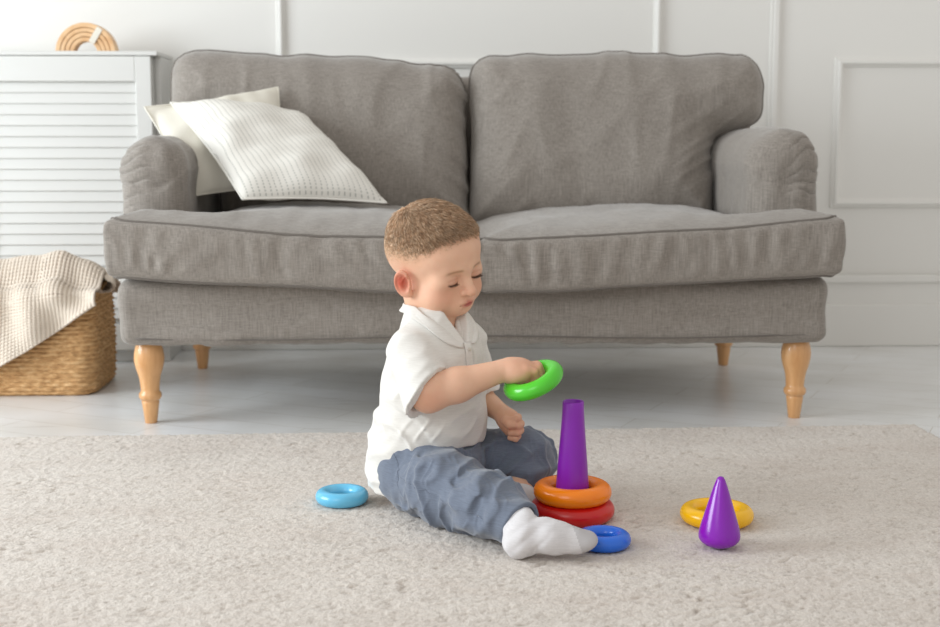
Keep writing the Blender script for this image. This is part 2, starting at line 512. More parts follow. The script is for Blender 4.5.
# ================================================================== CABINET
CX1 = -0.694; CX0 = -1.62; CZ = 0.842
cab = thing('louvered_cabinet', 'white low cabinet with louvered doors against the wall left of the sofa', 'cabinet', (-1.15, 3.7, 0))
def P_(o, par): return reparent(o, par)
P_(box('body', CX0, CX1, 3.60, WY - 0.03, 0.0, CZ - 0.012, 'cab', 0.003), cab)
P_(box('top', CX0, CX1, 3.553, WY - 0.03, CZ - 0.012, CZ, 'cab', 0.003), cab)
def louver_door(x0, x1):
    z0, z1 = 0.04, CZ - 0.0135; y0, y1 = 3.553, 3.583; st = 0.042
    d = P_(box('door', x0, x1, y1 - 0.004, y1 + 0.012, z0, z1, 'cab', 0.001), cab)
    V, F = merge([box_vf(x0, x0 + st, y0, y1, z0, z1), box_vf(x1 - st, x1, y0, y1, z0, z1),
                  box_vf(x0 + st, x1 - st, y0, y1, z1 - 0.066, z1), box_vf(x0 + st, x1 - st, y0, y1, z0, z0 + 0.07)])
    f = new_mesh('door_frame', V, F, 'cab', smooth=False); bevel(f, 0.002); P_(f, d)
    parts = []; zc = z1 - 0.066 - 0.0146
    while zc > z0 + 0.075:
        c, s = math.cos(R_(76)), math.sin(R_(76)); hw = 0.0152; tk = 0.003
        vs_ = []
        for x in (x0 + st - 0.002, x1 - st + 0.002):
            for a, b in ((-hw, -tk), (hw, -tk), (hw, tk), (-hw, tk)):
                # slat leans: bottom edge toward the room
                vs_.append((x, (y0 + y1) / 2 + a * c * 0.9 + b * s, zc + a * s - b * c))
        parts.append((vs_, [(0, 1, 2, 3), (7, 6, 5, 4), (0, 4, 5, 1), (1, 5, 6, 2), (2, 6, 7, 3), (3, 7, 4, 0)]))
        zc -= 0.0290
    V, F = merge(parts); s_ = new_mesh('louvers', V, F, 'cab', smooth=False); bevel(s_, 0.001); P_(s_, d)
louver_door(-1.19, -0.712); louver_door(-1.615, -1.193)

# nested wooden arches on top
arch = thing('wooden_arch_stack', 'pale wooden nested arches standing on top of the white louvered cabinet', 'decoration', (-0.903, 3.66, CZ))
def arch_vf(r0, r1, d, n=28):
    V = []; F = []
    for i in range(n + 1):
        a = math.pi * i / n
        for r, y in ((r0, -d), (r1, -d), (r1, d), (r0, d)): V.append((r * math.cos(a), y, r * math.sin(a)))
    for i in range(n):
        for k in range(4):
            F.append((i * 4 + k, i * 4 + (k + 1) % 4, (i + 1) * 4 + (k + 1) % 4, (i + 1) * 4 + k))
    F.append((3, 2, 1, 0)); F.append(tuple(n * 4 + k for k in range(4)))
    return V, F
for i, (r0, r1, mt) in enumerate([(0.068, 0.081, 'arch'), (0.056, 0.0670, 'arch'), (0.0435, 0.055, 'arch'), (0.031, 0.0425, 'arch')]):
    V, F = arch_vf(r0, r1, 0.022 - 0.001 * i)
    o = new_mesh('arch', V, F, mt, parent=arch, smooth=False); bevel(o, 0.0022, 2)
V, F = box_vf(-0.008, 0.008, -0.024, -0.021, 0.032, 0.078)
o = new_mesh('paper_band', V, F, 'cream', parent=arch, smooth=False); o.rotation_euler = (0, R_(32), 0)

# ================================================================== BASKET + BLANKET
BX0, BX1, BY0, BY1, BH = -1.15, -0.775, 3.10, 3.37, 0.238
bas = thing('seagrass_basket', 'square woven seagrass basket on the floor in front of the louvered cabinet', 'basket', ((BX0 + BX1) / 2, (BY0 + BY1) / 2, 0))
def basket_body():
    V = []; F = []; n = 220; rows = 110
    cx, cy = (BX0 + BX1) / 2, (BY0 + BY1) / 2
    def loop(z, inset, wob):
        hx, hy = (BX1 - BX0) / 2 - inset, (BY1 - BY0) / 2 - inset; r = 0.045
        pts = []
        per = 4 * (hx + hy - 2 * r) + 2 * math.pi * r
        for k in range(n):
            s = k / n * per
            segs = [(2 * (hx - r), 'b'), (math.pi * r / 2, 0), (2 * (hy - r), 'r'), (math.pi * r / 2, 1), (2 * (hx - r), 't'), (math.pi * r / 2, 2), (2 * (hy - r), 'l'), (math.pi * r / 2, 3)]
            for L, kd in segs:
                if s <= L: break
                s -= L
            if kd == 'b': p = (-hx + r + s, -hy, 0, -1)
            elif kd == 'r': p = (hx, -hy + r + s, 1, 0)
            elif kd == 't': p = (hx - r - s, hy, 0, 1)
            elif kd == 'l': p = (-hx, hy - r - s, -1, 0)
            else:
                a = s / r + [-math.pi / 2, 0, math.pi / 2, math.pi][kd]
                c = [(hx - r, -hy + r), (hx - r, hy - r), (-hx + r, hy - r), (-hx + r, -hy + r)][kd]
                p = (c[0] + r * math.cos(a), c[1] + r * math.sin(a), math.cos(a), math.sin(a))
            w = wob(k, z)
            pts.append((cx + p[0] + p[2] * w, cy + p[1] + p[3] * w, z))
        return pts
    rowsN = 22
    for i in range(rows + 1):
        z = BH * i / rows
        ph = i / rows * rowsN
        row = int(ph)
        bul = 0.004 * math.sin(math.pi * min(z / BH, 1)) - 0.010 * (1 - min(z / 0.02, 1)) ** 2
        V += loop(z, 0.008, lambda k, z: bul + 0.0045 * abs(math.sin(math.pi * ph)) * (1 + 0.5 * math.sin((k + row * 3.7) * 0.9)))
    for i in range(11):
        z = BH - 0.004 - 0.2 * i / 10
        V += loop(z, 0.016, lambda k, z: 0)
    tot = len(V) // n
    for i in range(tot - 1):
        for k in range(n): F.append((i * n + k, i * n + (k + 1) % n, (i + 1) * n + (k + 1) % n, (i + 1) * n + k))
    F.append(tuple(range(n - 1, -1, -1))); F.append(tuple((tot - 1) * n + k for k in range(n)))
    return V, F
V, F = basket_body(); P_(new_mesh('basket_body', V, F, 'seagrass'), bas)
# braided rim and a side handle
rim = []
for k in range(200):
    a = 2 * math.pi * k / 200
    hx, hy = (BX1 - BX0) / 2 - 0.008, (BY1 - BY0) / 2 - 0.008
    c, s = math.cos(a), math.sin(a); q = 5.0
    rr = 1 / ((abs(c) ** q + abs(s) ** q) ** (1 / q))
    rim.append(((BX0 + BX1) / 2 + hx * c * rr + 0.001 * math.sin(k * 1.3), (BY0 + BY1) / 2 + hy * s * rr, BH + 0.002 + 0.0015 * math.sin(k * 1.3)))
V, F = tube_vf(rim, 0.0065, 8, True); P_(new_mesh('rim', V, F, 'seagrass'), bas)
hd = [(BX1 - 0.002, 3.17 + 0.13 * t_, BH + 0.004 + 0.028 * math.sin(math.pi * t_) ** 0.6) for t_ in np.linspace(0, 1, 20)]
hd = [(x + 0.016 * math.sin(math.pi * i / 19), y, z) for i, (x, y, z) in enumerate(hd)]
V, F = tube_vf(hd, 0.0055, 8); P_(new_mesh('handle', V, F, 'seagrass'), bas)

def blanket():
    NU, NV = 330, 300
    U, W = np.meshgrid(np.linspace(0, 1, NU), np.linspace(0, 1, NV), indexing='ij')
    x = -1.175 + U * 0.415
    # across: back -> crown -> front lip -> hangs down the front
    zf = np.interp(x, [-1.2, -1.0, -0.93, -0.83, -0.765, -0.735], [0.06, 0.075, 0.115, 0.180, 0.225, 0.236])   # lower hem height
    zc = np.interp(x, [-1.2, -1.02, -0.93, -0.86, -0.80, -0.755, -0.735], [0.30, 0.318, 0.335, 0.338, 0.318, 0.292, 0.272])  # crown
    L1 = 0.30
    y = np.zeros_like(x); z = np.zeros_like(x)
    t = W
    a = t < 0.5
    tt = np.clip(t / 0.5, 0, 1)
    yb = 3.35 - 0.255 * tt
    zb = 0.225 + (zc - 0.225) * np.sin(np.clip(tt * 1.12, 0, 1.12) * np.pi * 0.5 / 0.62 * 0.62) ** 0.8
    dip = sstep(0.72, 1.0, tt)
    zb = zb * (1 - dip) + (BH + 0.020 + (zc - 0.30) * 0.25) * dip
    t2 = np.clip((t - 0.5) / 0.5, 0, 1)
    lip = BH + 0.020 + (zc - 0.30) * 0.25
    zz = lip + (zf - lip) * t2
    yy = 3.095 - 0.022 * np.minimum(t2 * 5, 1) ** 0.6 - 0.004
    y = np.where(a, yb, yy); z = np.where(a, zb, zz)
    P = np.stack([x, y, z], -1)
    # smooth the crease
    for _ in range(10):
        P[:, 1:-1] = (P[:, :-2] + P[:, 2:] + 2 * P[:, 1:-1]) / 4
    dU = np.gradient(P, axis=0); dW = np.gradient(P, axis=1)
    N = np.cross(dU, dW); N /= np.linalg.norm(N, axis=-1)[..., None] + 1e-9
    N *= np.sign((N * np.array([0.0, -1, 1])).sum(-1))[..., None]
    fold = 0.010 * np.sin(U * 15 + W * 5 + 0.6) + 0.006 * np.sin(U * 31 - W * 7)
    fold *= sstep(0, 0.12, W) * (1 - 0.65 * sstep(0.55, 0.40, W))
    P = P + N * fold[..., None]
    # waffle knit relief
    arc = np.concatenate([[0], np.cumsum(np.linalg.norm(np.diff(P[NU // 3], axis=0), axis=1))]) / 0.0088
    k = (np.abs(np.sin(np.pi * U * 0.425 / 0.0088)) * np.abs(np.sin(np.pi * arc))[None, :])
    k = np.clip(k * 1.5, 0, 1)
    P = P + N * (0.0042 * (1 - k))[..., None]
    V = P.reshape(-1, 3)
    I = np.arange(NU * NV).reshape(NU, NV)
    F = np.stack([I[:-1, :-1], I[1:, :-1], I[1:, 1:], I[:-1, 1:]], -1).reshape(-1, 4)
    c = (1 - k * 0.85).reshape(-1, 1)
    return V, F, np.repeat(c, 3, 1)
V, F, C = blanket()
bl = thing('knit_blanket', 'cream waffle-knit blanket spilling over the front of the seagrass basket', 'blanket', (-0.93, 3.22, BH))
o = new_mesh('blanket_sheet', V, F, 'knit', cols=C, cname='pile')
md = o.modifiers.new('thick', 'SOLIDIFY'); md.thickness = 0.004; md.offset = -1
P_(o, bl)
def bunch(p):
    d = chain(p, [(-0.85, 3.22, 0.262), (-0.795, 3.19, 0.272), (-0.757, 3.165, 0.266)], [0.03, 0.030, 0.023], 0.02)
    return d + 0.004 * snoise(p, 0.03, 3, an=(1, .5, 1)) + 0.0025 * np.abs(np.sin(p[..., 0] * 420 + p[..., 2] * 100)) * np.abs(np.sin(p[..., 1] * 400))
V, F = surface(bunch, (-0.92, 3.15, 0.2), (-0.70, 3.30, 0.33), 0.003)
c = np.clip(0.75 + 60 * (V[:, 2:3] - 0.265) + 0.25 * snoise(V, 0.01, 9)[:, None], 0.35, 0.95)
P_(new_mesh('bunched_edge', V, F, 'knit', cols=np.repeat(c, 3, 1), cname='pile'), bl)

# ================================================================== SOFA
sofa = thing('sofa', 'grey linen two-seat sofa with rolled arms and turned beech legs', 'sofa', (0.12, 3.12, 0))
SX = 0.12
def poly_sdf(x, y, P):
    P = np.asarray(P, float); n = len(P)
    d = np.full(x.shape, 1e9); s = np.ones(x.shape)
    j = n - 1
    for i in range(n):
        ex, ey = P[j] - P[i]; wx, wy = x - P[i][0], y - P[i][1]
        t = np.clip((wx * ex + wy * ey) / (ex * ex + ey * ey), 0, 1)
        d = np.minimum(d, (wx - ex * t) ** 2 + (wy - ey * t) ** 2)
        c1 = y >= P[i][1]; c2 = y < P[j][1]; c3 = ex * wy > ey * wx
        fl = (c1 & c2 & c3) | (~c1 & ~c2 & ~c3)
        s = np.where(fl, -s, s); j = i
    return s * np.sqrt(d)
def round_poly(P, rs_, n=5):
    P = [np.array(p, float) for p in P]; out = []
    for i in range(len(P)):
        a, b, c = P[i - 1], P[i], P[(i + 1) % len(P)]
        la, lc = np.linalg.norm(a - b), np.linalg.norm(c - b); r = min(rs_[i], la * .48, lc * .48)
        u = (a - b) / la; v = (c - b) / lc
        for k in range(n + 1):
            t = k / n; out.append((1 - t) ** 2 * (b + u * r) + 2 * t * (1 - t) * b + t * t * (b + v * r))
    return out
def offset_poly(P, r, n=6):
    """polygon with corners rounded by r -> list of points (for piping)"""
    P = [np.array(p, float) for p in P]; out = []
    for i in range(len(P)):
        a, b, c = P[i - 1], P[i], P[(i + 1) % len(P)]
        u = (a - b) / np.linalg.norm(a - b); v = (c - b) / np.linalg.norm(c - b)
        for k in range(n + 1):
            t = k / n
            q = (1 - t) ** 2 * (b + u * r) + 2 * t * (1 - t) * b + t * t * (b + v * r)
            out.append(q)
    # resample
    out.append(out[0]); out = np.array(out)
    s = np.concatenate([[0], np.cumsum(np.linalg.norm(np.diff(out, axis=0), axis=1))])
    m = int(s[-1] / 0.012); ss = np.linspace(0, s[-1], m, endpoint=False)
    return np.stack([np.interp(ss, s, out[:, k]) for k in (0, 1)], 1)

# --- base / skirt
def f_base(p):
    d = rbox(p, (SX, 3.125, 0.246), (0.756, 0.382, 0.074), 0.026)
    w = 0.0035 * snoise(p, 0.22, 1, an=(1, 1, .35)) + 0.0022 * ridge(snoise(p, 0.10, 4, an=(1.2, 1, .8))) * sstep(0.28, 0.2, p[..., 2])
    low = 0.1755 - 0.005 * sstep(0.2, 0.9, p[..., 0]) + 0.0035 * snoise(p, 0.09, 6) + 0.0012 * snoise(p, 0.02, 7)
    d = smax(d + w, low - p[..., 2], 0.004)
    return d
V, F = surface(f_base, (-0.68, 2.70, 0.15), (0.92, 3.55, 0.34), 0.0055)
P_(new_mesh('seat_base', V, F, 'sofa'), sofa)
for zz, yy in ((0.186, 2.742),):
    pts = [(x, yy - 0.0022 + 0.003 * math.sin(x * 9), zz + 0.007 + 0.003 * math.sin(x * 7 + 1)) for x in np.linspace(-0.60, 0.845, 90)]
    V, F = tube_vf(pts, 0.0016, 6); P_(new_mesh('hem_seam', V, F, 'piping'), sofa)

# --- seat cushions
def sagz(x):                      # both cushions sag toward the middle of the sofa
    return 0.040 * (np.abs(x - SX) / 0.76) ** 1.5
def seat(sign):
    xo, xi, xin = SX + sign * 0.758, SX + sign * 0.003, SX + sign * 0.600
    poly = [(xi, 2.685), (xo, 2.700), (xo, 2.845), (xin, 2.85), (xin, 3.36), (xi, 3.36)]
    def f(p):
        x, y, z = p[..., 0], p[..., 1], p[..., 2]
        d2 = poly_sdf(x, y, poly)
        zc = 0.354 + sagz(x) * 0.95
        inn = np.clip(-d2, 0, 0.3)
        top = 0.052 + (0.045 if sign < 0 else 0.038) * (1 - np.exp(-inn / 0.09))
        bot = 0.064 + 0.004 * (1 - np.exp(-inn / 0.05))
        w = z - zc
        d2b = d2 - 0.010 * np.sqrt(np.clip(1 - (w / 0.062) ** 2, 0, 1))      # boxing bulges outward
        d2b = d2b - 0.000
        dz = np.maximum(w - top, -w - bot)
        d = smax(d2b, dz, 0.013)
        fr = sstep(-0.06, -0.005, d2)
        wr = 0.0028 * snoise(p, 0.34, 2 + (sign > 0) * 5) \
            + fr * sstep(0.055, 0.03, np.abs(w)) * (0.0022 * snoise(p, 0.055, 8 + (sign > 0) * 3, an=(1, 1, 4.0)) + 0.0020 * snoise(p + 0.02 * snoise(p, 0.2, 1)[..., None], 0.035, 14 + (sign > 0), an=(1, 1, 2.2)))
        wr = wr + (1 - fr) * 0.0015 * snoise(p, 0.08, 21, an=(.6, 2, 1))
        return d + wr
    x0, x1 = min(xo, xi), max(xo, xi)
    V, F = surface(f, (x0 - 0.04, 2.64, 0.27), (x1 + 0.04, 3.40, 0.53), 0.0058)
    o = P_(new_mesh('seat_cushion', V, F, 'sofa'), sofa)
    lp = offset_poly(poly, 0.045)
    for wz in (0.054, -0.064):
        pts = []
        for q in lp:
            cen = np.array([(xo + xin) / 2 if False else (xi + xo) / 2, 3.0]); dv = cen - q; dv /= np.linalg.norm(dv)
            pts.append((q[0] - dv[0] * 0.0015, q[1] - dv[1] * 0.0005, 0.356 + sagz(q[0]) * 0.95 + wz))
        P0 = np.array(pts)
        # push each point onto the cushion surface, horizontally
        n_ = normals(f, P0)
        for _ in range(3): P0 = P0 - n_ * f(P0)[:, None] * 0.9
        V, F = tube_vf(P0, 0.0030, 7, True)
        po = new_mesh('piping', V, F, 'piping'); reparent(po, o)
seat(-1); seat(1)

# --- arms
def arm(sign):
    xi, xo = SX + sign * (0.627 if sign < 0 else 0.609), SX + sign * 0.774
    cx = (xi + xo) / 2; hw = abs(xo - xi) / 2
    def f(p):
        x, y, z = p[..., 0], p[..., 1], p[..., 2]
        # roll: fat horizontal cylinder that leans out, over an upright panel
        u = sign * (x - cx)
        zr = 0.543 if sign < 0 else 0.553
        d_roll = np.sqrt((u / 1.02) ** 2 + (z - zr) ** 2) - hw
        d_pan = np.maximum(np.abs(u) - hw + 0.001, z - zr)
        d_sec = smin(d_roll, d_pan, 0.01)
        back = y - 3.45; front = 2.855 - y
        d = smax(d_sec, np.maximum(front, back), 0.07)
        d = np.maximum(d, 0.29 - z)
        ph = (z - 0.34 * u + 0.6 * (y - 2.86)) / 0.030 + 0.5 * snoise(p, 0.09, 5)
        pl = np.exp(-((y - 2.86) / 0.075) ** 2) * sstep(-0.035, 0.05, u) * sstep(0.44, 0.50, z) * sstep(0.64, 0.60, z)
        pleats = 0.0042 * pl * np.exp(-((ph - np.round(ph)) / 0.11) ** 2)
        return d + pleats + 0.002 * snoise(p, 0.14, 3 + (sign > 0)) + 0.0015 * snoise(p, 0.05, 9, an=(1, 1, 2))
    x0, x1 = min(xi, xo), max(xi, xo)
    V, F = surface(f, (x0 - 0.04, 2.80, 0.28), (x1 + 0.04, 3.50, 0.66), 0.0034)
    P_(new_mesh('arm', V, F, 'sofa'), sofa)
arm(-1); arm(1)

# --- back frame
def f_back(p):
    d = rbox(p, (SX, 3.465, 0.50), (0.752, 0.055, 0.27), 0.04)
    return d + 0.002 * snoise(p, 0.2, 2)
V, F = surface(f_back, (-0.68, 3.38, 0.20), (0.92, 3.55, 0.82), 0.008)
P_(new_mesh('back_frame', V, F, 'sofa'), sofa)

# --- back cushions, T-shaped: they spread over the arms above arm height
def backc(sign):
    # local plane: a = x, b = height along the leaning cushion, w = thickness
    tilt = R_(13)
    o0 = np.array([0, 3.235, 0.425]); bd = np.array([0, math.sin(tilt), math.cos(tilt)]); wd = np.array([0, -math.cos(tilt), math.sin(tilt)])
    xo, xi, xin = SX + sign * (0.737 if sign < 0 else 0.749), SX + sign * 0.003, SX + sign * 0.610
    if sign < 0: tl, tr = 0.423, 0.375
    else: tl, tr = 0.412, 0.402
    hz = 0.205
    poly = [(xi, -0.03), (xin, -0.03), (xin, hz), (xo, hz + 0.02), (xo, tl), ((xo + xi) / 2, (tl + tr) / 2 + 0.002), (xi, tr)]
    poly0 = poly
    poly = round_poly(poly, [0.03, 0.03, 0.045, 0.05, 0.10, 0.2, 0.085])
    def loc(p):
        q = p - o0; return p[..., 0], q @ bd, q @ wd
    def f(p):
        a, b, w = loc(p)
        d2 = poly_sdf(a, b, poly)
        inn = np.clip(-d2, 0, 0.4)
        th = 0.022 + 0.070 * (1 - np.exp(-inn / 0.055)) + 0.008 * sstep(0.25, 0.05, b)
        d = smax(d2, np.abs(w) - th, 0.05) * 0.9
        # slack fabric: creases pulled from the inner edges and soft vertical folds
        q = np.stack([a, b, w * 0], -1)
        wr = 0.0050 * snoise(q, 0.32, 3 + (sign > 0) * 4) + 0.0030 * snoise(q, 0.12, 6, an=(1, 3, 1)) - 0.0030 * ridge(snoise(q, 0.16, 25 + (sign > 0), 5, an=(.8, 1.6, 1)))
        near = np.exp(-((a - xi) / 0.09) ** 2) if sign < 0 else np.exp(-(((a - xin) / 0.10) ** 2 + ((b - 0.14) / 0.12) ** 2))
        k = (b * 1.0 + (0.45 if sign < 0 else -0.7) * (a - xi))
        wr = wr - 0.0050 * near * ridge(snoise(np.stack([k, k * 0, k * 0], -1), 0.045, 12, 4)) + 0.002 * near
        return d + wr
    V, F = surface(f, (min(xo, xi) - 0.04, 3.10, 0.38), (max(xo, xi) + 0.04, 3.50, 0.88), 0.0062)
    o = P_(new_mesh('back_cushion', V, F, 'sofa'), sofa)
    lp = offset_poly(poly, 0.001, 1)
    P0 = np.array([o0 + np.array([q[0], 0, 0]) + bd * q[1] for q in lp]); P0[:, 0] += 0
    n_ = normals(f, P0)
    for _ in range(5): P0 = P0 - normals(f, P0) * f(P0)[:, None] * 0.9
    V, F = tube_vf(P0, 0.0034, 7, True)
    reparent(new_mesh('piping', V, F, 'piping'), o)
backc(-1); backc(1)

# --- legs
legp = [(0.0118, 0.0), (0.0130, 0.001), (0.0185, 0.044), (0.0190, 0.048), (0.0172, 0.050), (0.0215, 0.0525), (0.0245, 0.058), (0.0240, 0.065), (0.0208, 0.069), (0.0196, 0.0715),
        (0.0202, 0.078), (0.0212, 0.090), (0.0235, 0.103), (0.0282, 0.118), (0.0315, 0.132), (0.0325, 0.144), (0.0310, 0.157), (0.0275, 0.170), (0.024, 0.180), (0.023, 0.195)]
for lx, ly in ((-0.585, 2.805), (0.825, 2.805), (-0.585, 3.485), (0.825, 3.485)):
    V, F = lathe_vf(legp, 36)
    o = new_mesh('leg', V, F, 'beech', parent=sofa)
    o.location = (lx - 0.12, ly - 3.12, 0)

# ================================================================== THROW PILLOWS
def pillow(name, TL, TR, BR, BL, thick, mat, label, seed):
    c = [np.array(q, float) for q in (TL, TR, BR, BL)]
    n = 70
    U, W = np.meshgrid(np.linspace(0, 1, n), np.linspace(0, 1, n), indexing='ij')
    u = U[..., None]; w = W[..., None]
    base = (1 - w) * ((1 - u) * c[0] + u * c[1]) + w * ((1 - u) * c[3] + u * c[2])
    cen = sum(c) / 4
    # sides curve in between the pointed corners
    pin = 0.055 * (np.sin(np.pi * U) * (2 * np.abs(W - .5)) ** 3 + np.sin(np.pi * W) * (2 * np.abs(U - .5)) ** 3)
    base = base + (cen - base) * pin[..., None]
    N = np.cross(c[1] - c[0], c[3] - c[0]); N /= np.linalg.norm(N)
    if N[1] > 0: N = -N
    prof = (np.clip(1 - (2 * U - 1) ** 4, 0, 1) * np.clip(1 - (2 * W - 1) ** 4, 0, 1)) ** 0.62
    wr = 0.006 * snoise(base, 0.16, seed) + 0.003 * snoise(base, 0.06, seed + 3)
    edge = np.clip(prof * 3, 0, 1)
    A = base + N * ((thick * prof + wr * edge)[..., None])
    B = base - N * ((thick * 0.45 * prof - wr * edge)[..., None])
    V = np.concatenate([A.reshape(-1, 3), B.reshape(-1, 3)])
    I = np.arange(n * n).reshape(n, n)
    F1 = np.stack([I[:-1, :-1], I[:-1, 1:], I[1:, 1:], I[1:, :-1]], -1).reshape(-1, 4)
    F2 = F1[:, ::-1] + n * n
    uv = np.stack([U.ravel(), W.ravel()], 1); uv = np.concatenate([uv, uv])
    t_ = thing(name, label, 'cushion', tuple(cen))
    o = new_mesh('pillow_cover', V, np.concatenate([F1, F2]), mat, uvs=uv); reparent(o, t_)
    ring = [base[i, 0] for i in range(n)] + [base[-1, i] for i in range(1, n)] + [base[i, -1] for i in range(n - 2, -1, -1)] + [base[0, i] for i in range(n - 2, 0, -1)]
    V, F = tube_vf(ring, 0.0022, 6, True)
    reparent(new_mesh('seam', V, F, 'cream' if mat == 'cream' else 'stripe', uvs=np.zeros((len(V), 2)) + .01), t_)
pillow('throw_pillow', (-0.636, 3.09, 0.684), (-0.339, 3.20, 0.734), (-0.30, 3.12, 0.495), (-0.520, 2.985, 0.482), 0.030, 'cream',
       'plain cream throw pillow leaning on the sofa back behind the striped one', 4)
pillow('throw_pillow', (-0.578, 3.10, 0.695), (-0.290, 3.18, 0.676), (-0.075, 2.99, 0.466), (-0.388, 2.885, 0.480), 0.058, 'stripe',
       'white throw pillow with broken grey stripes leaning on the left sofa arm', 9)

# ================================================================== TOYS
RZ = 0.012
def ringtoy(name_label, loc, D, r, mat, rot=(0, 0, 0)):
    V, F = torus_vf(D / 2 - r, r)
    o = new_mesh('toy_ring', V, F, mat)
    o.location = loc; o.rotation_euler = rot
    tag(o, name_label, 'toy ring', 'plastic stacking rings')
    return o
ringtoy('large red plastic ring lying on the rug at the bottom of the toy tower', (0.240, 2.010, RZ + 0.0155), 0.134, 0.0155, 'red')
ringtoy('orange plastic ring stacked around the purple peg on the red ring', (0.2395, 2.006, RZ + 0.031 + 0.0145), 0.124, 0.015, 'orange')
ringtoy('small dark blue plastic ring lying on the rug by the sock toes', (0.2690, 1.8632, RZ + 0.0118), 0.082, 0.0118, 'blue')
ringtoy('small light blue plastic ring on the rug behind the child', (-0.131, 2.113, RZ + 0.012), 0.088, 0.012, 'sky_blue')
ringtoy('yellow plastic ring on the rug behind the purple cone', (0.465, 1.981, RZ + 0.0135), 0.115, 0.0135, 'yellow')
gn = Vector((-0.40, -0.20, 0.90)).normalized()
g_ring = ringtoy('bright green plastic ring held tilted in the raised hand of the child', (0.1755, 2.0, 0.2375), 0.099, 0.0132, 'green',
                 Vector((0, 0, 1)).rotation_difference(gn).to_euler())
# peg of the tower
pegp = [(0.031, 0.0), (0.0345, 0.002), (0.0345, 0.007), (0.032, 0.010), (0.0295, 0.012), (0.0285, 0.02), (0.0265, 0.045), (0.0235, 0.090), (0.0203, 0.130), (0.0182, 0.158), (0.0172, 0.175), (0.0169, 0.1895), (0.0160, 0.1915), (0.0145, 0.1905), (0.014, 0.180)]
V, F = lathe_vf(pegp, 48)
peg = new_mesh('toy_peg', V, F, 'purple_matte'); peg.location = (0.2395, 2.008, RZ - 0.001)
tag(peg, 'tall tapered purple plastic peg standing inside the orange and red rings', 'toy peg')
# loose cone top
cp = [(0.0015, 0.0), (0.012, 0.0015), (0.0225, 0.006), (0.0290, 0.0125), (0.0305, 0.018), (0.0300, 0.025), (0.0262, 0.040), (0.0205, 0.060), (0.0148, 0.080), (0.0100, 0.097), (0.0065, 0.106), (0.0050, 0.110), (0.0030, 0.1118), (0.0010, 0.1122)]
V, F = lathe_vf(cp, 64)
cone_o = new_mesh('toy_cone', V, F, 'purple'); cone_o.scale = (1.02, 1.02, 0.965); cone_o.location = (0.4395, 1.852, RZ - 0.0005)
tag(cone_o, 'glossy purple plastic cone top standing alone in front of the yellow ring', 'toy cone')
md = cone_o.modifiers.new('sub', 'SUBSURF'); md.levels = 1; md.render_levels = 1

# ================================================================== CHILD
HC = np.array([0.0245, 2.10, 0.420]); HS = 0.965
def head_axes(phi, pit, rol):
    c, s = math.cos, math.sin
    F = np.array([c(phi), -s(phi), 0]); L = np.array([s(phi), c(phi), 0]); U = np.array([0, 0, 1.])
    F2 = F * c(pit) - U * s(pit); U2 = U * c(pit) + F * s(pit)
    L2 = L * c(rol) + U2 * s(rol); U3 = U2 * c(rol) - L * s(rol)
    return np.array([F2, L2, U3])
HM = head_axes(R_(48), R_(11), R_(13))
def to_head(p): return (p - HC) @ HM.T / HS
def from_head(q): return np.asarray(q) * HS @ HM + HC

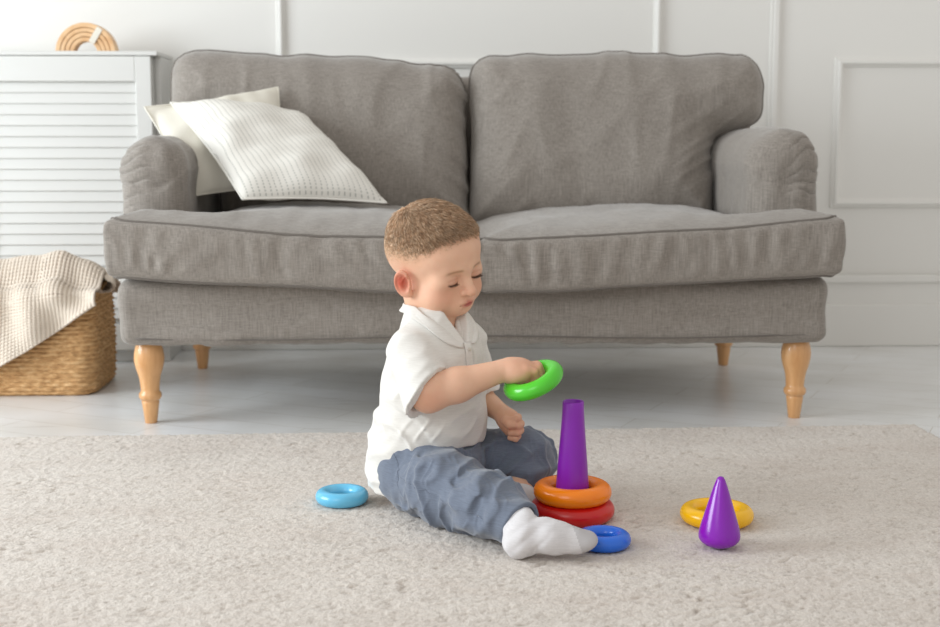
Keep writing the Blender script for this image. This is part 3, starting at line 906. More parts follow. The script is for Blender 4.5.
def f_head(q):
    """q: head-local metres, x forward, y left, z up"""
    ay = np.abs(q[..., 1]); m = q.copy(); m[..., 1] = ay
    d = ell(q, (-0.008, 0, 0.022), (0.083, 0.0695, 0.0725))
    d = smin(d, ell(q, (0.030, 0, 0.024), (0.050, 0.055, 0.050)), 0.02)         # forehead
    d = smin(d, ell(q, (-0.045, 0, 0.010), (0.046, 0.052, 0.052)), 0.02)        # occiput
    d = smin(d, ell(q, (0.024, 0, -0.036), (0.048, 0.051, 0.048)), 0.018)       # mid face
    d = smin(d, ell(m, (0.036, 0.030, -0.047), (0.031, 0.029, 0.030)), 0.014)   # cheeks
    d = smin(d, ell(q, (0.048, 0, -0.074), (0.021, 0.026, 0.015)), 0.016)       # chin
    d = smin(d, ell(m, (0.008, 0.036, -0.058), (0.034, 0.016, 0.020)), 0.018)   # jaw
    d = smin(d, ell(q, (0.063, 0, -0.058), (0.014, 0.022, 0.017)), 0.012)       # muzzle
    # eye sockets, brow
    d = smax(d, -ell(m, (0.0868, 0.0195, -0.0130), (0.0120, 0.0125, 0.0095)), 0.016)
    d = smin(d, cone(m, (0.0750, 0.006, 0.0030), (0.064, 0.030, 0.004), 0.0042, 0.002), 0.016)
    # lids: upper one lowered
    lid = ell(m, (0.0622, 0.0250, -0.0158), (0.0116, 0.0140, 0.0108))
    d = smin(d, lid, 0.004)
    d = smax(d, -cone(m, (0.0765, 0.0175, -0.0205), (0.0710, 0.0345, -0.0198), 0.0010, 0.0010), 0.0015)
    d = smax(d, -cone(m, (0.0775, 0.0180, -0.0105), (0.0720, 0.0340, -0.0110), 0.0006, 0.0005), 0.002)
    d = smin(d, ell(m, (0.0545, 0.0380, -0.0140), (0.0120, 0.0110, 0.0130)), 0.016)
    # nose
    d = smin(d, chain(q, [(0.0725, 0, -0.004), (0.0790, 0, -0.022), (0.0862, 0, -0.0345)], [0.0055, 0.0068, 0.0090], 0.004), 0.012)
    d = smin(d, sph(m, (0.0775, 0.0088, -0.0375), 0.0055), 0.005)
    d = smax(d, -ell(m, (0.0835, 0.0048, -0.0435), (0.0035, 0.0022, 0.0024)), 0.002)
    # lips
    up = ell(m, (0.0742, 0.0052, -0.0560), (0.0062, 0.0100, 0.0042))
    lo = ell(q, (0.0725, 0, -0.0632), (0.0068, 0.0110, 0.0047))
    d = smin(d, up, 0.004); d = smin(d, lo, 0.004)
    d = smax(d, -cone(m, (0.0805, 0, -0.0592), (0.0720, 0.0150, -0.0602), 0.0007, 0.0008), 0.0016)
    d = smax(d, -cone(q, (0.0800, 0, -0.0475), (0.0800, 0, -0.0525), 0.0014, 0.0014), 0.004)
    d = smax(d, -cone(q, (0.0765, -0.007, -0.0695), (0.0765, 0.007, -0.0695), 0.0020, 0.0020), 0.006)
    # ears
    er = np.array([[0.85, -0.52, 0.08], [0.52, 0.853, -0.05], [-0.042, 0.084, 0.995]])
    ec = np.array((0.002, 0.0730, -0.0215))
    e = (m - ec) @ er.T
    disc = ell(e, (0, 0, 0), (0.0135, 0.0048, 0.0228))
    lobe = ell(e, (0.003, 0, -0.0185), (0.0085, 0.0042, 0.0080))
    disc = smin(disc, lobe, 0.006)
    disc = smax(disc, -ell(e, (0.003, 0.0055, 0.0010), (0.0078, 0.0066, 0.0145)), 0.003)
    t = np.sqrt((np.sqrt((e[..., 0] / 0.0150) ** 2 + (e[..., 2] / 0.0225) ** 2) * 0.0185 - 0.0165) ** 2 + (e[..., 1] - 0.0022) ** 2) - 0.0026
    t = np.where(e[..., 0] > 0.010, 1.0, t)
    disc = smin(disc, t, 0.003)
    disc = smin(disc, chain(e, [(0.004, 0.0005, 0.012), (-0.003, 0.0015, 0.004), (-0.004, 0.0015, -0.006), (0.001, 0.001, -0.012)], [0.0018, 0.0022, 0.0022, 0.0018], 0.003), 0.002)
    disc = smin(disc, ell(e, (0.0095, 0.001, -0.006), (0.003, 0.0035, 0.005)), 0.003)
    disc = smax(disc, -sph(e, (0.0045, 0.004, -0.004), 0.0045), 0.003)
    d = smin(d, disc, 0.005)
    return d

BPHI = R_(42)
BF = np.array([math.cos(BPHI), -math.sin(BPHI), 0]); BL_ = np.array([math.sin(BPHI), math.cos(BPHI), 0])
def loft(p, tab):
    """elliptical column; tab rows: z, cx, cy, r_forward, r_left"""
    T = np.array(tab); z = p[..., 2]
    cx, cy, ra, rb = [np.interp(z, T[:, 0], T[:, k]) for k in (1, 2, 3, 4)]
    dx, dy = p[..., 0] - cx, p[..., 1] - cy
    a = dx * BF[0] + dy * BF[1]; b = dx * BL_[0] + dy * BL_[1]
    k0 = np.sqrt((a / ra) ** 2 + (b / rb) ** 2); k1 = np.sqrt((a / ra ** 2) ** 2 + (b / rb ** 2) ** 2) + 1e-6
    return k0 * (k0 - 1) / k1
def smooth_tab(tab, n=40):
    T = np.array(tab); z = np.linspace(T[0, 0], T[-1, 0], n)
    A = np.stack([np.interp(z, T[:, 0], T[:, k]) for k in range(T.shape[1])], 1)
    for _ in range(12): A[1:-1] = (A[:-2] + A[2:] + 2 * A[1:-1]) / 4
    return A

SHR = np.array((-0.018, 2.040, 0.280)); ELR = np.array((0.012, 1.985, 0.220)); WRR = np.array((0.124, 2.000, 0.252))
SHL = np.array((0.072, 2.165, 0.272)); ELL_ = np.array((0.098, 2.175, 0.178)); WRL = np.array((0.134, 2.118, 0.160))
def f_handR(p):
    d = chain(p, [WRR, (0.140, 2.002, 0.2535), (0.156, 2.004, 0.2560)], [0.0165, 0.0175, 0.0160], 0.012)
    d = smin(d, ell(p, (0.153, 2.003, 0.2495), (0.0235, 0.0245, 0.0178)), 0.010)
    #        knuckle                 first joint             second joint            tip
    fs = [((0.1640, 1.9885, 0.2555), (0.1760, 1.9900, 0.2530), (0.1795, 1.9945, 0.2425), (0.1750, 1.9985, 0.2350), 0.0058),
          ((0.1665, 1.9985, 0.2585), (0.1815, 2.0000, 0.2565), (0.1860, 2.0020, 0.2455), (0.1820, 2.0050, 0.2360), 0.0062),
          ((0.1665, 2.0095, 0.2590), (0.1840, 2.0105, 0.2580), (0.1905, 2.0110, 0.2475), (0.1875, 2.0125, 0.2370), 0.0062),
          ((0.1645, 2.0205, 0.2575), (0.1830, 2.0205, 0.2585), (0.1930, 2.0195, 0.2500), (0.1925, 2.0190, 0.2400), 0.0058)]
    fd = None
    for a, b, c, e, r in fs:
        g = chain(p, [(0.150, a[1] * .6 + 2.004 * .4, 0.2535), a, b, c, e], [r * 1.15, r * 1.12, r * 1.05, r * 0.98, r * 0.86], 0.002)
        fd = g if fd is None else smin(fd, g, 0.0012)
    d = smin(d, fd, 0.006)
    th = chain(p, [(0.138, 2.016, 0.247), (0.150, 2.031, 0.240), (0.164, 2.034, 0.229), (0.173, 2.027, 0.222)], [0.0095, 0.0082, 0.0072, 0.0060], 0.004)
    return smin(d, th, 0.005)
def f_handL(p):
    d = chain(p, [WRL, (0.143, 2.105, 0.1525), (0.151, 2.099, 0.1440)], [0.0150, 0.0165, 0.0160], 0.01)
    d = smin(d, ell(p, (0.150, 2.101, 0.1440), (0.0150, 0.0145, 0.0200)), 0.008)
    fs = [((0.1590, 2.092, 0.1590), (0.1545, 2.0795, 0.1585), (0.1440, 2.0815, 0.1565), 0.0060),
          ((0.1635, 2.092, 0.1480), (0.1580, 2.0775, 0.1475), (0.1460, 2.0800, 0.1460), 0.0062),
          ((0.1630, 2.092, 0.1370), (0.1575, 2.0785, 0.1360), (0.1465, 2.0815, 0.1355), 0.0060),
          ((0.1590, 2.094, 0.1270), (0.1545, 2.0825, 0.1255), (0.1460, 2.0850, 0.1265), 0.0055)]
    fd = None
    for a, b, c, r in fs:
        g = chain(p, [a, b, c], [r * 1.08, r, r * 0.9], 0.002); fd = g if fd is None else smin(fd, g, 0.001)
    d = smin(d, fd, 0.004)
    th = chain(p, [(0.139, 2.098, 0.157), (0.1390, 2.0850, 0.1540), (0.1440, 2.0760, 0.1500), (0.1510, 2.0735, 0.1500)], [0.0085, 0.0075, 0.0066, 0.0055], 0.003)
    return smin(d, th, 0.0022)
body_tab = smooth_tab([(0.03, 0.012, 2.118, 0.058, 0.070), (0.08, 0.014, 2.115, 0.060, 0.070), (0.15, 0.022, 2.106, 0.058, 0.066),
                       (0.22, 0.025, 2.102, 0.054, 0.068), (0.27, 0.024, 2.101, 0.045, 0.062), (0.30, 0.022, 2.100, 0.034, 0.045), (0.33, 0.020, 2.100, 0.026, 0.028)])
def f_body(p):
    q = to_head(p)
    d = f_head(q) * HS
    d = smin(d, cone(p, (0.008, 2.105, 0.370), (0.022, 2.100, 0.290), 0.036, 0.036), 0.016)
    tor = np.maximum(loft(p, body_tab), np.maximum(0.025 - p[..., 2], p[..., 2] - 0.325))
    d = smin(d, tor, 0.02)
    armR = chain(p, [SHR, ELR, (ELR * .6 + WRR * .4), WRR], [0.0300, 0.0275, 0.0262, 0.0178], 0.012)
    d = smin(d, armR, 0.010)
    armL = chain(p, [SHL, ELL_, WRL], [0.028, 0.0225, 0.0150], 0.012)
    d = smin(d, armL, 0.010)
    d = smin(d, f_handR(p), 0.003); d = smin(d, f_handL(p), 0.003)
    # legs inside the trousers, ankles and feet inside the socks
    legR = chain(p, [(-0.012, 2.070, 0.072), (0.050, 1.985, 0.070), (0.143, 1.850, 0.052), (0.142, 1.818, 0.040)], [0.042, 0.034, 0.021, 0.018], 0.01)
    footR = chain(p, [(0.143, 1.812, 0.034), (0.182, 1.808, 0.044), (0.236, 1.809, 0.038)], [0.015, 0.014, 0.009], 0.01)
    legL = chain(p, [(0.055, 2.150, 0.075), (0.180, 2.130, 0.078), (0.160, 2.085, 0.042), (0.168, 2.062, 0.036)], [0.042, 0.034, 0.022, 0.017], 0.01)
    return smin(smin(d, smin(legR, footR, 0.01), 0.01), legL, 0.01)
person = thing('person', 'toddler in white polo shirt and blue trousers sitting on the rug holding a green ring', 'person', (0.02, 2.11, RZ))
BB = ((-0.12, 1.78, 0.010), (0.30, 2.26, 0.55))
V, F = surface(f_body, BB[0], BB[1], 0.0017)
def skin_tint(V):
    q = to_head(V); m = q.copy(); m[:, 1] = np.abs(m[:, 1])
    base = np.array(hexc('E5B99D')); C = np.tile(base, (len(V), 1))
    def blend(col, w):
        nonlocal C
        w = np.clip(w, 0, 1)[:, None]; C = C * (1 - w) + np.array(hexc(col)) * w
    def g(c, r, qq=m): return np.exp(-(((qq - np.array(c)) / np.array(r)) ** 2).sum(1))
    inh = np.linalg.norm(q, axis=1) < 0.15
    blend('D98E74', 0.45 * g((0.055, 0.036, -0.040), (0.03, 0.020, 0.018)))
    blend('D58C70', 0.5 * g((0.085, 0, -0.037), (0.012, 0.014, 0.010)))
    blend('D0705A', 0.85 * g((0.002, 0.080, -0.020), (0.017, 0.018, 0.022)))
    blend('C4533F', 0.8 * g((0.001, 0.078, -0.018), (0.009, 0.012, 0.013)))
    blend('BE6A60', 1.6 * g((0.0765, 0.000, -0.0592), (0.010, 0.0130, 0.0064)) - 0.25)
    blend('8A453C', 0.7 * np.clip(1.3 * g((0.078, 0, -0.0594), (0.012, 0.011, 0.006)), 0, 1) * np.exp(-((m[:, 2] + 0.0594) / 0.0010) ** 2) * (m[:, 0] > 0.066) * (m[:, 1] < 0.0100))
    # brows, lash line, lid crease
    bz = 0.0035 - 0.10 * (m[:, 1] - 0.02) - 9.0 * (m[:, 1] - 0.024) ** 2
    blend('9E7354', 0.75 * np.exp(-((m[:, 2] - bz) / 0.0024) ** 2) * sstep(0.008, 0.014, m[:, 1]) * sstep(0.042, 0.032, m[:, 1]) * (m[:, 0] > 0.03))
    lz = -0.0204 + 14 * (m[:, 1] - 0.0255) ** 2
    blend('4F352B', 0.95 * np.exp(-((m[:, 2] - lz) / 0.0021) ** 2) * sstep(0.0140, 0.0170, m[:, 1]) * sstep(0.0385, 0.0350, m[:, 1]) * (m[:, 0] > 0.03))
    blend('B57E64', 0.45 * np.exp(-((m[:, 2] + 0.0105 + 10 * (m[:, 1] - 0.0255) ** 2) / 0.0014) ** 2) * sstep(0.012, 0.016, m[:, 1]) * sstep(0.040, 0.034, m[:, 1]) * (m[:, 0] > 0.03))
    blend('C88E76', 0.45 * g((0.074, 0.0255, -0.0150), (0.010, 0.013, 0.008)))  # lids tinted darker pink to offset the bright light they catch
    blend('B98C6C', 0.30 * sstep(-0.018, 0.012, q[:, 2] - np.interp(q[:, 0], [-0.09, 0.0, 0.03, 0.06, 0.09], [-0.02, 0.004, 0.014, 0.046, 0.056])) * inh)
    # scalp stubble under the hair
    hm = hair_mask(q) * inh
    blend('BE9A78', 0.8 * hm)
    # hands and knuckles a bit redder
    for c, r, w in (((0.17, 2.0, 0.25), 0.03, 0.45), ((0.15, 2.09, 0.143), 0.028, 0.5), ((0.012, 1.965, 0.215), 0.022, 0.35)):
        blend('D48668', w * np.exp(-((V - np.array(c)) ** 2).sum(1) / r ** 2))
    return C
def hair_mask(q):
    """1 where hair grows on the head (head-local), fading at the clipped sides"""
    x, y, z = q[..., 0], np.abs(q[..., 1]), q[..., 2]
    line = np.interp(x, [-0.10, -0.06, -0.02, 0.020, 0.040, 0.060, 0.075, 0.09], [-0.010, -0.002, 0.010, 0.017, 0.029, 0.047, 0.054, 0.056])
    return sstep(-0.012, 0.030, z - line + 0.004 * np.sin(x * 300) * 0.5)
C = skin_tint(V)
body = P_(new_mesh('body', V, F, 'skin', cols=C), person)

# hair: dense short strands over a thin cap
rs = np.random.RandomState(5)
def make_hair():
    n = 36000
    g = rs.normal(size=(n * 2, 3)); g /= np.linalg.norm(g, axis=1)[:, None]
    q = g * np.array([0.09, 0.076, 0.08]) + np.array([-0.008, 0, 0.022])
    for _ in range(6):
        nn = normals(f_head, q); q = q - nn * f_head(q)[:, None]
    mk = hair_mask(q); keep = (rs.rand(len(q)) < np.clip(mk * 1.3 + 0.0, 0, 1)) & (q[:, 2] > -0.03) & (np.abs(f_head(q)) < 0.002)
    # no strands on the ears
    keep &= ~((np.abs(q[:, 1]) > 0.066) & (q[:, 2] < 0.006))
    q = q[keep]; mk = mk[keep]; nn = normals(f_head, q)
    crown = np.array([-0.050, -0.012, 0.078])
    away = q - crown; away /= np.linalg.norm(away, axis=1)[:, None] + 1e-6
    tan = away - nn * (away * nn).sum(1)[:, None]; tan /= np.linalg.norm(tan, axis=1)[:, None] + 1e-6
    top = sstep(0.030, 0.075, q[:, 2])
    fr_ = sstep(0.035, 0.07, q[:, 0])
    ln = (0.0026 + 0.0100 * top * (1 - 0.45 * fr_) + 0.0045 * sstep(0.012, 0.05, q[:, 2])) * (0.25 + 0.75 * mk) * rs.uniform(0.7, 1.2, len(q))
    ln *= 0.45 + 0.55 * sstep(0.0, 0.028, np.linalg.norm(q - crown, axis=1))
    lay = (1.35 - 0.45 * top)[:, None]
    clump = np.stack([snoise(q, 0.022, s) for s in (1, 2, 3)], 1) * 0.08
    dr = nn * np.maximum(0.16, 1 - lay * 0.62) + tan * lay + clump * (0.4 + 0.6 * top)[:, None] + rs.normal(size=q.shape) * (0.05 + 0.045 * top[:, None])
    dr += np.array([0.45, 0, -0.1]) * (0.3 + 0.7 * top)[:, None] * (1 - fr_)[:, None] + nn * (0.55 * fr_)[:, None]
    dr /= np.linalg.norm(dr, axis=1)[:, None]
    dr2 = dr + tan * 0.25 - nn * 0.15; dr2 /= np.linalg.norm(dr2, axis=1)[:, None]
    w = 0.00036
    s1 = np.cross(dr, rs.normal(size=q.shape)); s1 /= np.linalg.norm(s1, axis=1)[:, None]; s2 = np.cross(dr, s1)
    mid = q + dr * (ln * 0.55)[:, None]; tip = mid + dr2 * (ln * 0.5)[:, None]
    Vs = []
    for cc, ww in ((q - nn * 0.0006, w), (mid, w * 0.85)):
        for k in range(3):
            a = 2 * math.pi * k / 3
            Vs.append(cc + ww * (math.cos(a) * s1 + math.sin(a) * s2))
    Vs.append(tip)
    A = np.stack(Vs, 1)                     # n,7,3
    nn_ = len(q); base = (np.arange(nn_) * 7)[:, None]
    F = []
    for k in range(3): F.append(np.concatenate([base + k, base + (k + 1) % 3, base + 3 + (k + 1) % 3, base + 3 + k], 1))
    for k in range(3): F.append(np.concatenate([base + 3 + k, base + 3 + (k + 1) % 3, base + 6, base + 6], 1))
    quads = np.concatenate(F[:3]); tris = np.concatenate(F[3:])[:, :3]
    pal = np.array([hexc('A98365'), hexc('C49E7C'), hexc('DAB795'), hexc('ECD2B4')])
    r = rs.rand(nn_); ci = np.clip((r * 4).astype(int), 0, 3)
    col = pal[ci] * rs.uniform(0.85, 1.1, (nn_, 1)) * (1 + 0.13 * snoise(q, 0.012, 31)[:, None] - 0.12 * sstep(0.03, 0.07, q[:, 0])[:, None])
    col = np.repeat(col[:, None], 7, 1)
    Vw = from_head(A.reshape(-1, 3))
    allF = [tuple(x) for x in quads.tolist()] + [tuple(x) for x in tris.tolist()]
    me = bpy.data.meshes.new('hair'); 
    me.from_pydata(Vw.tolist(), [], allF); me.update()
    me.polygons.foreach_set('use_smooth', np.ones(len(me.polygons), dtype=bool))
    ca = me.color_attributes.new('tint', 'FLOAT_COLOR', 'POINT')
    c4 = np.ones((len(Vw), 4), np.float32); c4[:, :3] = col.reshape(-1, 3); ca.data.foreach_set('color', c4.ravel())
    me.materials.append(M['hair'])
    o = bpy.data.objects.new('hair', me); COL.objects.link(o); P_(o, person)
make_hair()

# lashes
def lashes():
    for s in (-1, 1):
        parts = []
        for k in range(16):
            y = 0.0175 + 0.0165 * k / 15
            p0 = np.array([0.0, y, -0.0204 + 14 * (y - 0.0255) ** 2]); p0[0] = 0.080
            for _ in range(12):
                d = f_head(np.array([p0]))[0]; p0[0] -= d * 0.9
            p1 = p0 + np.array([0.0028, (y - 0.024) * 0.12, -0.0012]); p2 = p0 + np.array([0.0052, (y - 0.024) * 0.25, -0.0008])
            P = np.array([p0, p1, p2]); P[:, 1] *= s
            parts.append(tube_vf(from_head(P), [0.00042, 0.00034, 0.00012], 4))
        V, F = merge(parts); P_(new_mesh('eyelashes', V, F, 'lash'), person)
lashes()

# ---- polo shirt
shirt_tab = smooth_tab([(0.03, -0.010, 2.125, 0.070, 0.078), (0.10, 0.012, 2.112, 0.077, 0.088), (0.13, 0.018, 2.108, 0.079, 0.090), (0.17, 0.021, 2.104, 0.079, 0.090),
                        (0.215, 0.023, 2.101, 0.078, 0.091), (0.25, 0.027, 2.100, 0.073, 0.088), (0.275, 0.028, 2.098, 0.066, 0.080), (0.298, 0.027, 2.097, 0.060, 0.070), (0.318, 0.026, 2.096, 0.050, 0.056), (0.345, 0.022, 2.096, 0.040, 0.043)])
def f_shirt(p):
    x, y, z = p[..., 0], p[..., 1], p[..., 2]
    d = loft(p, shirt_tab)
    # loose tail spreading out behind
    d = smin(d, ell(p, (-0.034, 2.125, 0.085), (0.052, 0.070, 0.085)), 0.03)
    d = smax(d, z - 0.340, 0.008)
    hem = 0.127 - 0.088 * sstep(-0.022, -0.060, x + 0.10 * (y - 2.10)) + 0.0015 * np.sin(x * 60)
    d = smax(d, hem - z, 0.004)
    # sleeves
    u = (ELR - SHR); u = u / np.linalg.norm(u)
    sl = cone(p, SHR + np.array([0.004, 0.006, -0.002]), ELR + u * 0.02, 0.0355, 0.041)
    endp = ELR + np.array([-0.003, 0, 0.006])
    cutn = np.array([0.72, -0.50, -0.46]); cutn /= np.linalg.norm(cutn)
    # sleeve opening
    op = (p - endp) @ cutn
    sl = smax(sl, op, 0.003)
    inner = np.maximum(cone(p, SHR, ELR + u * 0.03, 0.031, 0.0365), -(op + 0.016))
    sl = np.maximum(sl, -inner)
    d_in = np.maximum(cone(p, ELR - u * 0.012, ELR + u * 0.03, 0.0335, 0.036), -(op + 0.016))
    ul = (ELL_ - SHL); ul = ul / np.linalg.norm(ul)
    s2 = np.maximum(cone(p, SHL, ELL_, 0.036, 0.034), (p - (ELL_ - ul * 0.015)) @ ul)
    d = smin(d, sl, 0.014); d = smin(d, s2, 0.014)
    # folds
    w = 0.0028 * snoise(p, 0.13, 3) 
    k = (x - 0.0) * 0.75 + (z - 0.2) * 1.0 + 0.02 * snoise(p, 0.15, 8)
    fold = ridge(snoise(np.stack([k, y * 0.25, k * 0], -1), 0.075, 15, 4))
    w = w - 0.0046 * fold * sstep(0.30, 0.27, z) - 0.0022 * ridge(snoise(p, 0.06, 22, 5, an=(1.6, 1, 0.8)))
    low = sstep(0.20, 0.145, z) * sstep(0.08, 0.01, x)
    w = w - 0.0022 * low * sstep(0.128, 0.145, z) * ridge(snoise(np.stack([x - 0.4 * z, y * .3, z * 1.3], -1), 0.05, 18, 4))
    d = d + w
    # neck opening: neck hole with a V down the chest
    a = (x - 0.026) * BF[0] + (y - 2.096) * BF[1]; b = (x - 0.026) * BL_[0] + (y - 2.096) * BL_[1]
    v = np.abs(b) * 1.0 - 0.022 * (z - 0.286) / 0.045
    vcut = np.maximum(np.maximum(v, 0.288 - z), 0.012 - a)
    d = smax(d, -vcut, 0.002)
    return d
V, F = surface(f_shirt, (-0.125, 1.93, 0.03), (0.14, 2.25, 0.345), 0.0023)
shirt = P_(new_mesh('polo_shirt', V, F, 'shirt'), person)
# sleeve cuff band
def cuff():
    u = (ELR - SHR); u = u / np.linalg.norm(u)
    cutn = np.array([0.72, -0.50, -0.46]); cutn /= np.linalg.norm(cutn)
    endp = ELR + np.array([-0.003, 0, 0.006])
    def f(p):
        op = (p - endp) @ cutn
        o = cone(p, SHR + np.array([0.004, 0.006, -0.002]), ELR + u * 0.02, 0.0375, 0.0435)
        i = cone(p, SHR + np.array([0.004, 0.006, -0.002]), ELR + u * 0.02, 0.0325, 0.0385)
        d = smax(o, -i, 0.001); return smax(d, np.maximum(op - 0.0005, -(op + 0.013)), 0.0015) + 0.0006 * snoise(p, 0.02, 3)
    V, F = surface(f, (-0.06, 1.92, 0.17), (0.09, 2.06, 0.31), 0.0017)
    reparent(new_mesh('sleeve_cuff', V, F, 'shirt'), shirt)
cuff()
# collar: folded band around the neck, open at the throat
def collar():
    nA, nB = 90, 14
    V = []; 
    cz = 0.326
    for i in range(nA + 1):
        t = -1 + 2 * i / nA                       # -1 .. 1 around the neck
        ang = math.pi - t * (math.pi - 0.10)      # pi = back of neck, ~0 = throat (in BF/BL frame)
        fr = math.cos(ang)                        # 1 at the throat
        ra, rb = 0.041, 0.041
        top = np.array([0.020, 2.098, 0]) + BF * (ra * fr) + BL_ * (rb * math.sin(ang))
        zt = 0.347 - 0.040 * max(0, (fr + 0.3) / 1.3) ** 1.5
        ls = 0.010 + 0.004 * max(fr, 0)
        wd = 0.017 + 0.017 * sstep(0.60, 0.98, np.array(abs(t)))
        outd = BF * fr + BL_ * math.sin(ang)
        for j in range(nB):
            s = j / (nB - 1)
            if s < 0.3:                           # stand
                r = s / 0.3; p = top + outd * 0.001 + np.array([0, 0, zt - 0.012 * (1 - r)])
            else:
                r = (s - 0.3) / 0.7
                p = top + outd * (0.002 + wd * 0.62 * r) + np.array([0, 0, zt + 0.0025 * math.sin(min(r * 4, 1) * math.pi) - wd * 0.70 * r ** 1.15])
                if fr > 0: p = p + np.array([0, 0, -0.004]) * fr * r
            V.append(p)
    V = np.array(V)
    # keep it outside shirt and body
    fs = lambda q: np.minimum(f_shirt(q), f_body(q))
    for _ in range(3):
        d = fs(V); n_ = normals(fs, V); V = V + n_ * np.clip(0.0028 - d, 0, 0.006)[:, None]
    G = V.reshape(nA + 1, nB, 3)
    for _ in range(3):
        G[1:-1] = (G[:-2] + G[2:] + 2 * G[1:-1]) / 4
        G[:, 1:-1] = (G[:, :-2] + G[:, 2:] + 2 * G[:, 1:-1]) / 4
    V = G.reshape(-1, 3)
    I = np.arange((nA + 1) * nB).reshape(nA + 1, nB)
    F = np.stack([I[:-1, :-1], I[1:, :-1], I[1:, 1:], I[:-1, 1:]], -1).reshape(-1, 4)
    o = new_mesh('collar', V, F, 'shirt')
    md = o.modifiers.new('thick', 'SOLIDIFY'); md.thickness = 0.0022; md.offset = 0
    reparent(o, shirt)
collar()
# placket and buttons
def placket():
    V = []; nz, nb = 24, 5
    ax = lambda p: p
    for i in range(nz):
        z = 0.290 - 0.062 * i / (nz - 1)
        for j in range(nb):
            b = -0.0075 + 0.015 * j / (nb - 1)
            p = np.array([0.026, 2.096, z]) + BL_ * b + BF * 0.12
            for _ in range(25): p = p - BF * f_shirt(p[None])[0] * 0.7
            V.append(p + BF * 0.0014)
    V = np.array(V); I = np.arange(nz * nb).reshape(nz, nb)
    F = np.stack([I[:-1, :-1], I[1:, :-1], I[1:, 1:], I[:-1, 1:]], -1).reshape(-1, 4)
    o = new_mesh('placket', V, F, 'shirt'); md = o.modifiers.new('thick', 'SOLIDIFY'); md.thickness = 0.002; md.offset = 0
    reparent(o, shirt)
    for z in (0.279, 0.250):
        i = int(round((0.290 - z) / 0.062 * (nz - 1))); p = V[i * nb + 2] + BF * 0.0012
        v, f = lathe_vf([(0.0005, 0.0014), (0.0022, 0.0014), (0.0034, 0.0012), (0.0036, 0.0006), (0.0034, 0)], 16)
        R3 = Vector((0, 0, 1)).rotation_difference(Vector(BF)).to_matrix()
        v = [tuple(R3 @ Vector(q) + Vector(p)) for q in v]
        reparent(new_mesh('button', v, f, 'button'), shirt)
placket()

# ---- trousers
def f_trouser(p):
    x, y, z = p[..., 0], p[..., 1], p[..., 2]
    pel = ell(p, (0.022, 2.108, 0.083), (0.086, 0.088, 0.066))
    wst = np.maximum(loft(p, shirt_tab) + 0.004, np.maximum(z - 0.135, 0.06 - z))
    d = smin(pel, wst, 0.02)
    nr = chain(p, [(-0.012, 2.074, 0.068), (0.046, 1.988, 0.067), (0.098, 1.915, 0.062), (0.148, 1.842, 0.051)], [0.057, 0.055, 0.047, 0.0345], 0.02)
    fr = chain(p, [(0.060, 2.150, 0.078), (0.172, 2.135, 0.080)], [0.054, 0.050], 0.02)
    fr2 = chain(p, [(0.180, 2.128, 0.075), (0.172, 2.105, 0.055)], [0.044, 0.036], 0.02)
    d = smin(d, nr, 0.022); 
    far = smin(fr, fr2, 0.02)
    # hem cut of the near leg and hollow inside
    ax = np.array([0.62, -0.72, -0.28]); ax /= np.linalg.norm(ax)
    op = (p - np.array([0.144, 1.847, 0.050])) @ ax
    d = smin(d, far, 0.014)
    nearleg = (y < 1.99)
    d = np.where(nearleg, smax(d, op, 0.003), d)
    hollow = np.maximum(cone(p, (0.10, 1.912, 0.060), (0.165, 1.817, 0.046), 0.032, 0.0305), -(op + 0.02))
    d = np.maximum(d, -hollow)
    # folds: run across the thigh and spread from the hip crease
    s = (x * 0.80 - y * 0.55 - z * 0.15) + 0.018 * snoise(p, 0.11, 3)
    q = np.stack([s, z * 0.45, s * 0], -1)
    f1 = ridge(snoise(q, 0.060, 5, 5)); f2 = ridge(snoise(p + 0.01 * snoise(p, .06, 2)[..., None], 0.060, 11, 5, an=(1.4, 0.8, 1)))
    near = sstep(2.12, 2.05, y)
    w = -0.0068 * f1 * near - 0.0050 * f2 + 0.0046
    ra = np.arctan2(z - 0.045, x - 0.10)
    w = w - 0.003 * (1 - near) * ridge(np.sin(ra * 9 + y * 20) * 0.9)
    calm = sstep(0.135, 0.112, z)
    f3 = ridge(snoise(p + 0.012 * snoise(p, .05, 4)[..., None], 0.034, 27, 5, an=(1, 1, 1.6)))
    w = w - 0.0014 * f3
    d = d + w * np.clip(calm * sstep(-0.058, -0.025, x) + sstep(0.08, 0.12, x), 0.15, 1) * np.clip(1 - 0.75 * sstep(-0.03, -0.008, op) * nearleg, 0.2, 1)
    cap = loft(p, shirt_tab) + 0.0045 - 0.5 * sstep(0.124, 0.085, z) ** 2 - 0.5 * sstep(0.075, 0.125, x) ** 2 - 0.5 * sstep(2.05, 1.99, y)
    d = smax(d, cap, 0.003)
    d = smax(d, 0.0125 - z, 0.004)
    return d
V, F = surface(f_trouser, (-0.10, 1.79, 0.008), (0.25, 2.24, 0.15), 0.0021)
tr = P_(new_mesh('trousers', V, F, 'trouser'), person)
# stitched hem band and side seam
def seam_line(pts, f, lift, r, name):
    P0 = np.array(pts, float)
    for _ in range(4): P0 = P0 - normals(f, P0) * (f(P0) - lift)[:, None] * 0.9
    V, F = tube_vf(P0, r, 5); reparent(new_mesh(name, V, F, 'trouser'), tr)
pp = [(-0.05 + 0.19 * t_, 2.02 - 0.215 * t_, 0.085 - 0.035 * t_) for t_ in np.linspace(0.05, 0.97, 70)]
seam_line(pp, f_trouser, 0.0002, 0.0006, 'side_seam')
pp = [(-0.046 + 0.03 * t_, 2.045 - 0.030 * t_, 0.118 - 0.055 * t_) for t_ in np.linspace(0, 1, 30)]
seam_line(pp, f_trouser, 0.0002, 0.0006, 'pocket_seam')

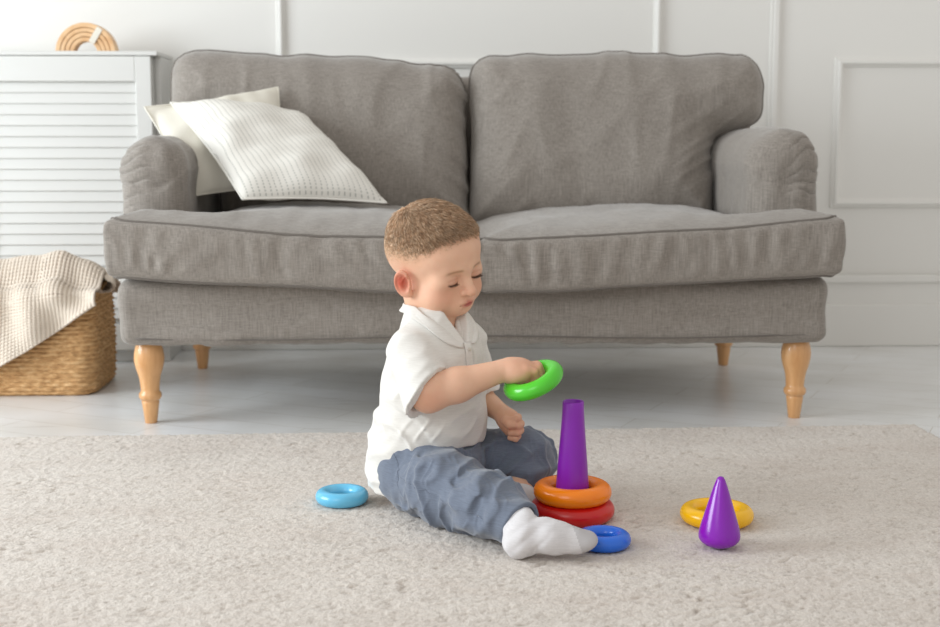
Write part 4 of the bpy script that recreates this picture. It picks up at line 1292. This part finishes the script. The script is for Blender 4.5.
# ---- socks
def f_sockR(p):
    d = chain(p, [(0.140, 1.856, 0.056), (0.1445, 1.838, 0.052), (0.1420, 1.818, 0.042)], [0.0265, 0.0262, 0.0245], 0.01)
    d = smin(d, ell(p, (0.1400, 1.811, 0.0345), (0.0225, 0.0200, 0.0225)), 0.012)
    d = smin(d, chain(p, [(0.152, 1.814, 0.0480), (0.186, 1.809, 0.0450), (0.216, 1.808, 0.0405)], [0.0265, 0.0230, 0.0190], 0.015), 0.012)
    d = smin(d, ell(p, (0.2290, 1.808, 0.0385), (0.0250, 0.021, 0.0160)), 0.012)
    ax = np.array([0.62, -0.72, -0.28]); ax /= np.linalg.norm(ax)
    op = (p - np.array([0.144, 1.847, 0.050])) @ ax
    d = smax(d, -(op + 0.018), 0.002)
    d = d + 0.0010 * snoise(p, 0.03, 4) + 0.0016 * ridge(snoise(np.stack([p[..., 0] - p[..., 2] * .6, p[..., 1] * .4, p[..., 2]], -1), 0.05, 9, 4)) * sstep(0.20, 0.16, p[..., 0])
    return smax(d, 0.0120 - p[..., 2], 0.003)
V, F = surface(f_sockR, (0.10, 1.77, 0.008), (0.265, 1.90, 0.09), 0.0016)
def toe_split(V): return V[:, 0] + 0.35 * (V[:, 2] - 0.03) > 0.2265
o = new_mesh('sock', V, F, 'sock'); P_(o, person); o.data.materials.append(M['sock_toe'])
V0 = V; mi = toe_split(V0)[F].all(1).astype(np.int32); o.data.polygons.foreach_set('material_index', mi)
def f_sockL(p):
    d = chain(p, [(0.156, 2.082, 0.040), (0.168, 2.062, 0.034), (0.181, 2.050, 0.030)], [0.020, 0.018, 0.013], 0.01)
    op = (p - np.array([0.163, 2.072, 0.038])) @ np.array([0.70, -0.70, -0.1])
    return smax(smax(d, -op, 0.002) + 0.0008 * snoise(p, 0.03, 4), 0.0120 - p[..., 2], 0.003)
V, F = surface(f_sockL, (0.12, 2.02, 0.008), (0.21, 2.10, 0.065), 0.0018)
P_(new_mesh('sock', V, F, 'sock'), person)
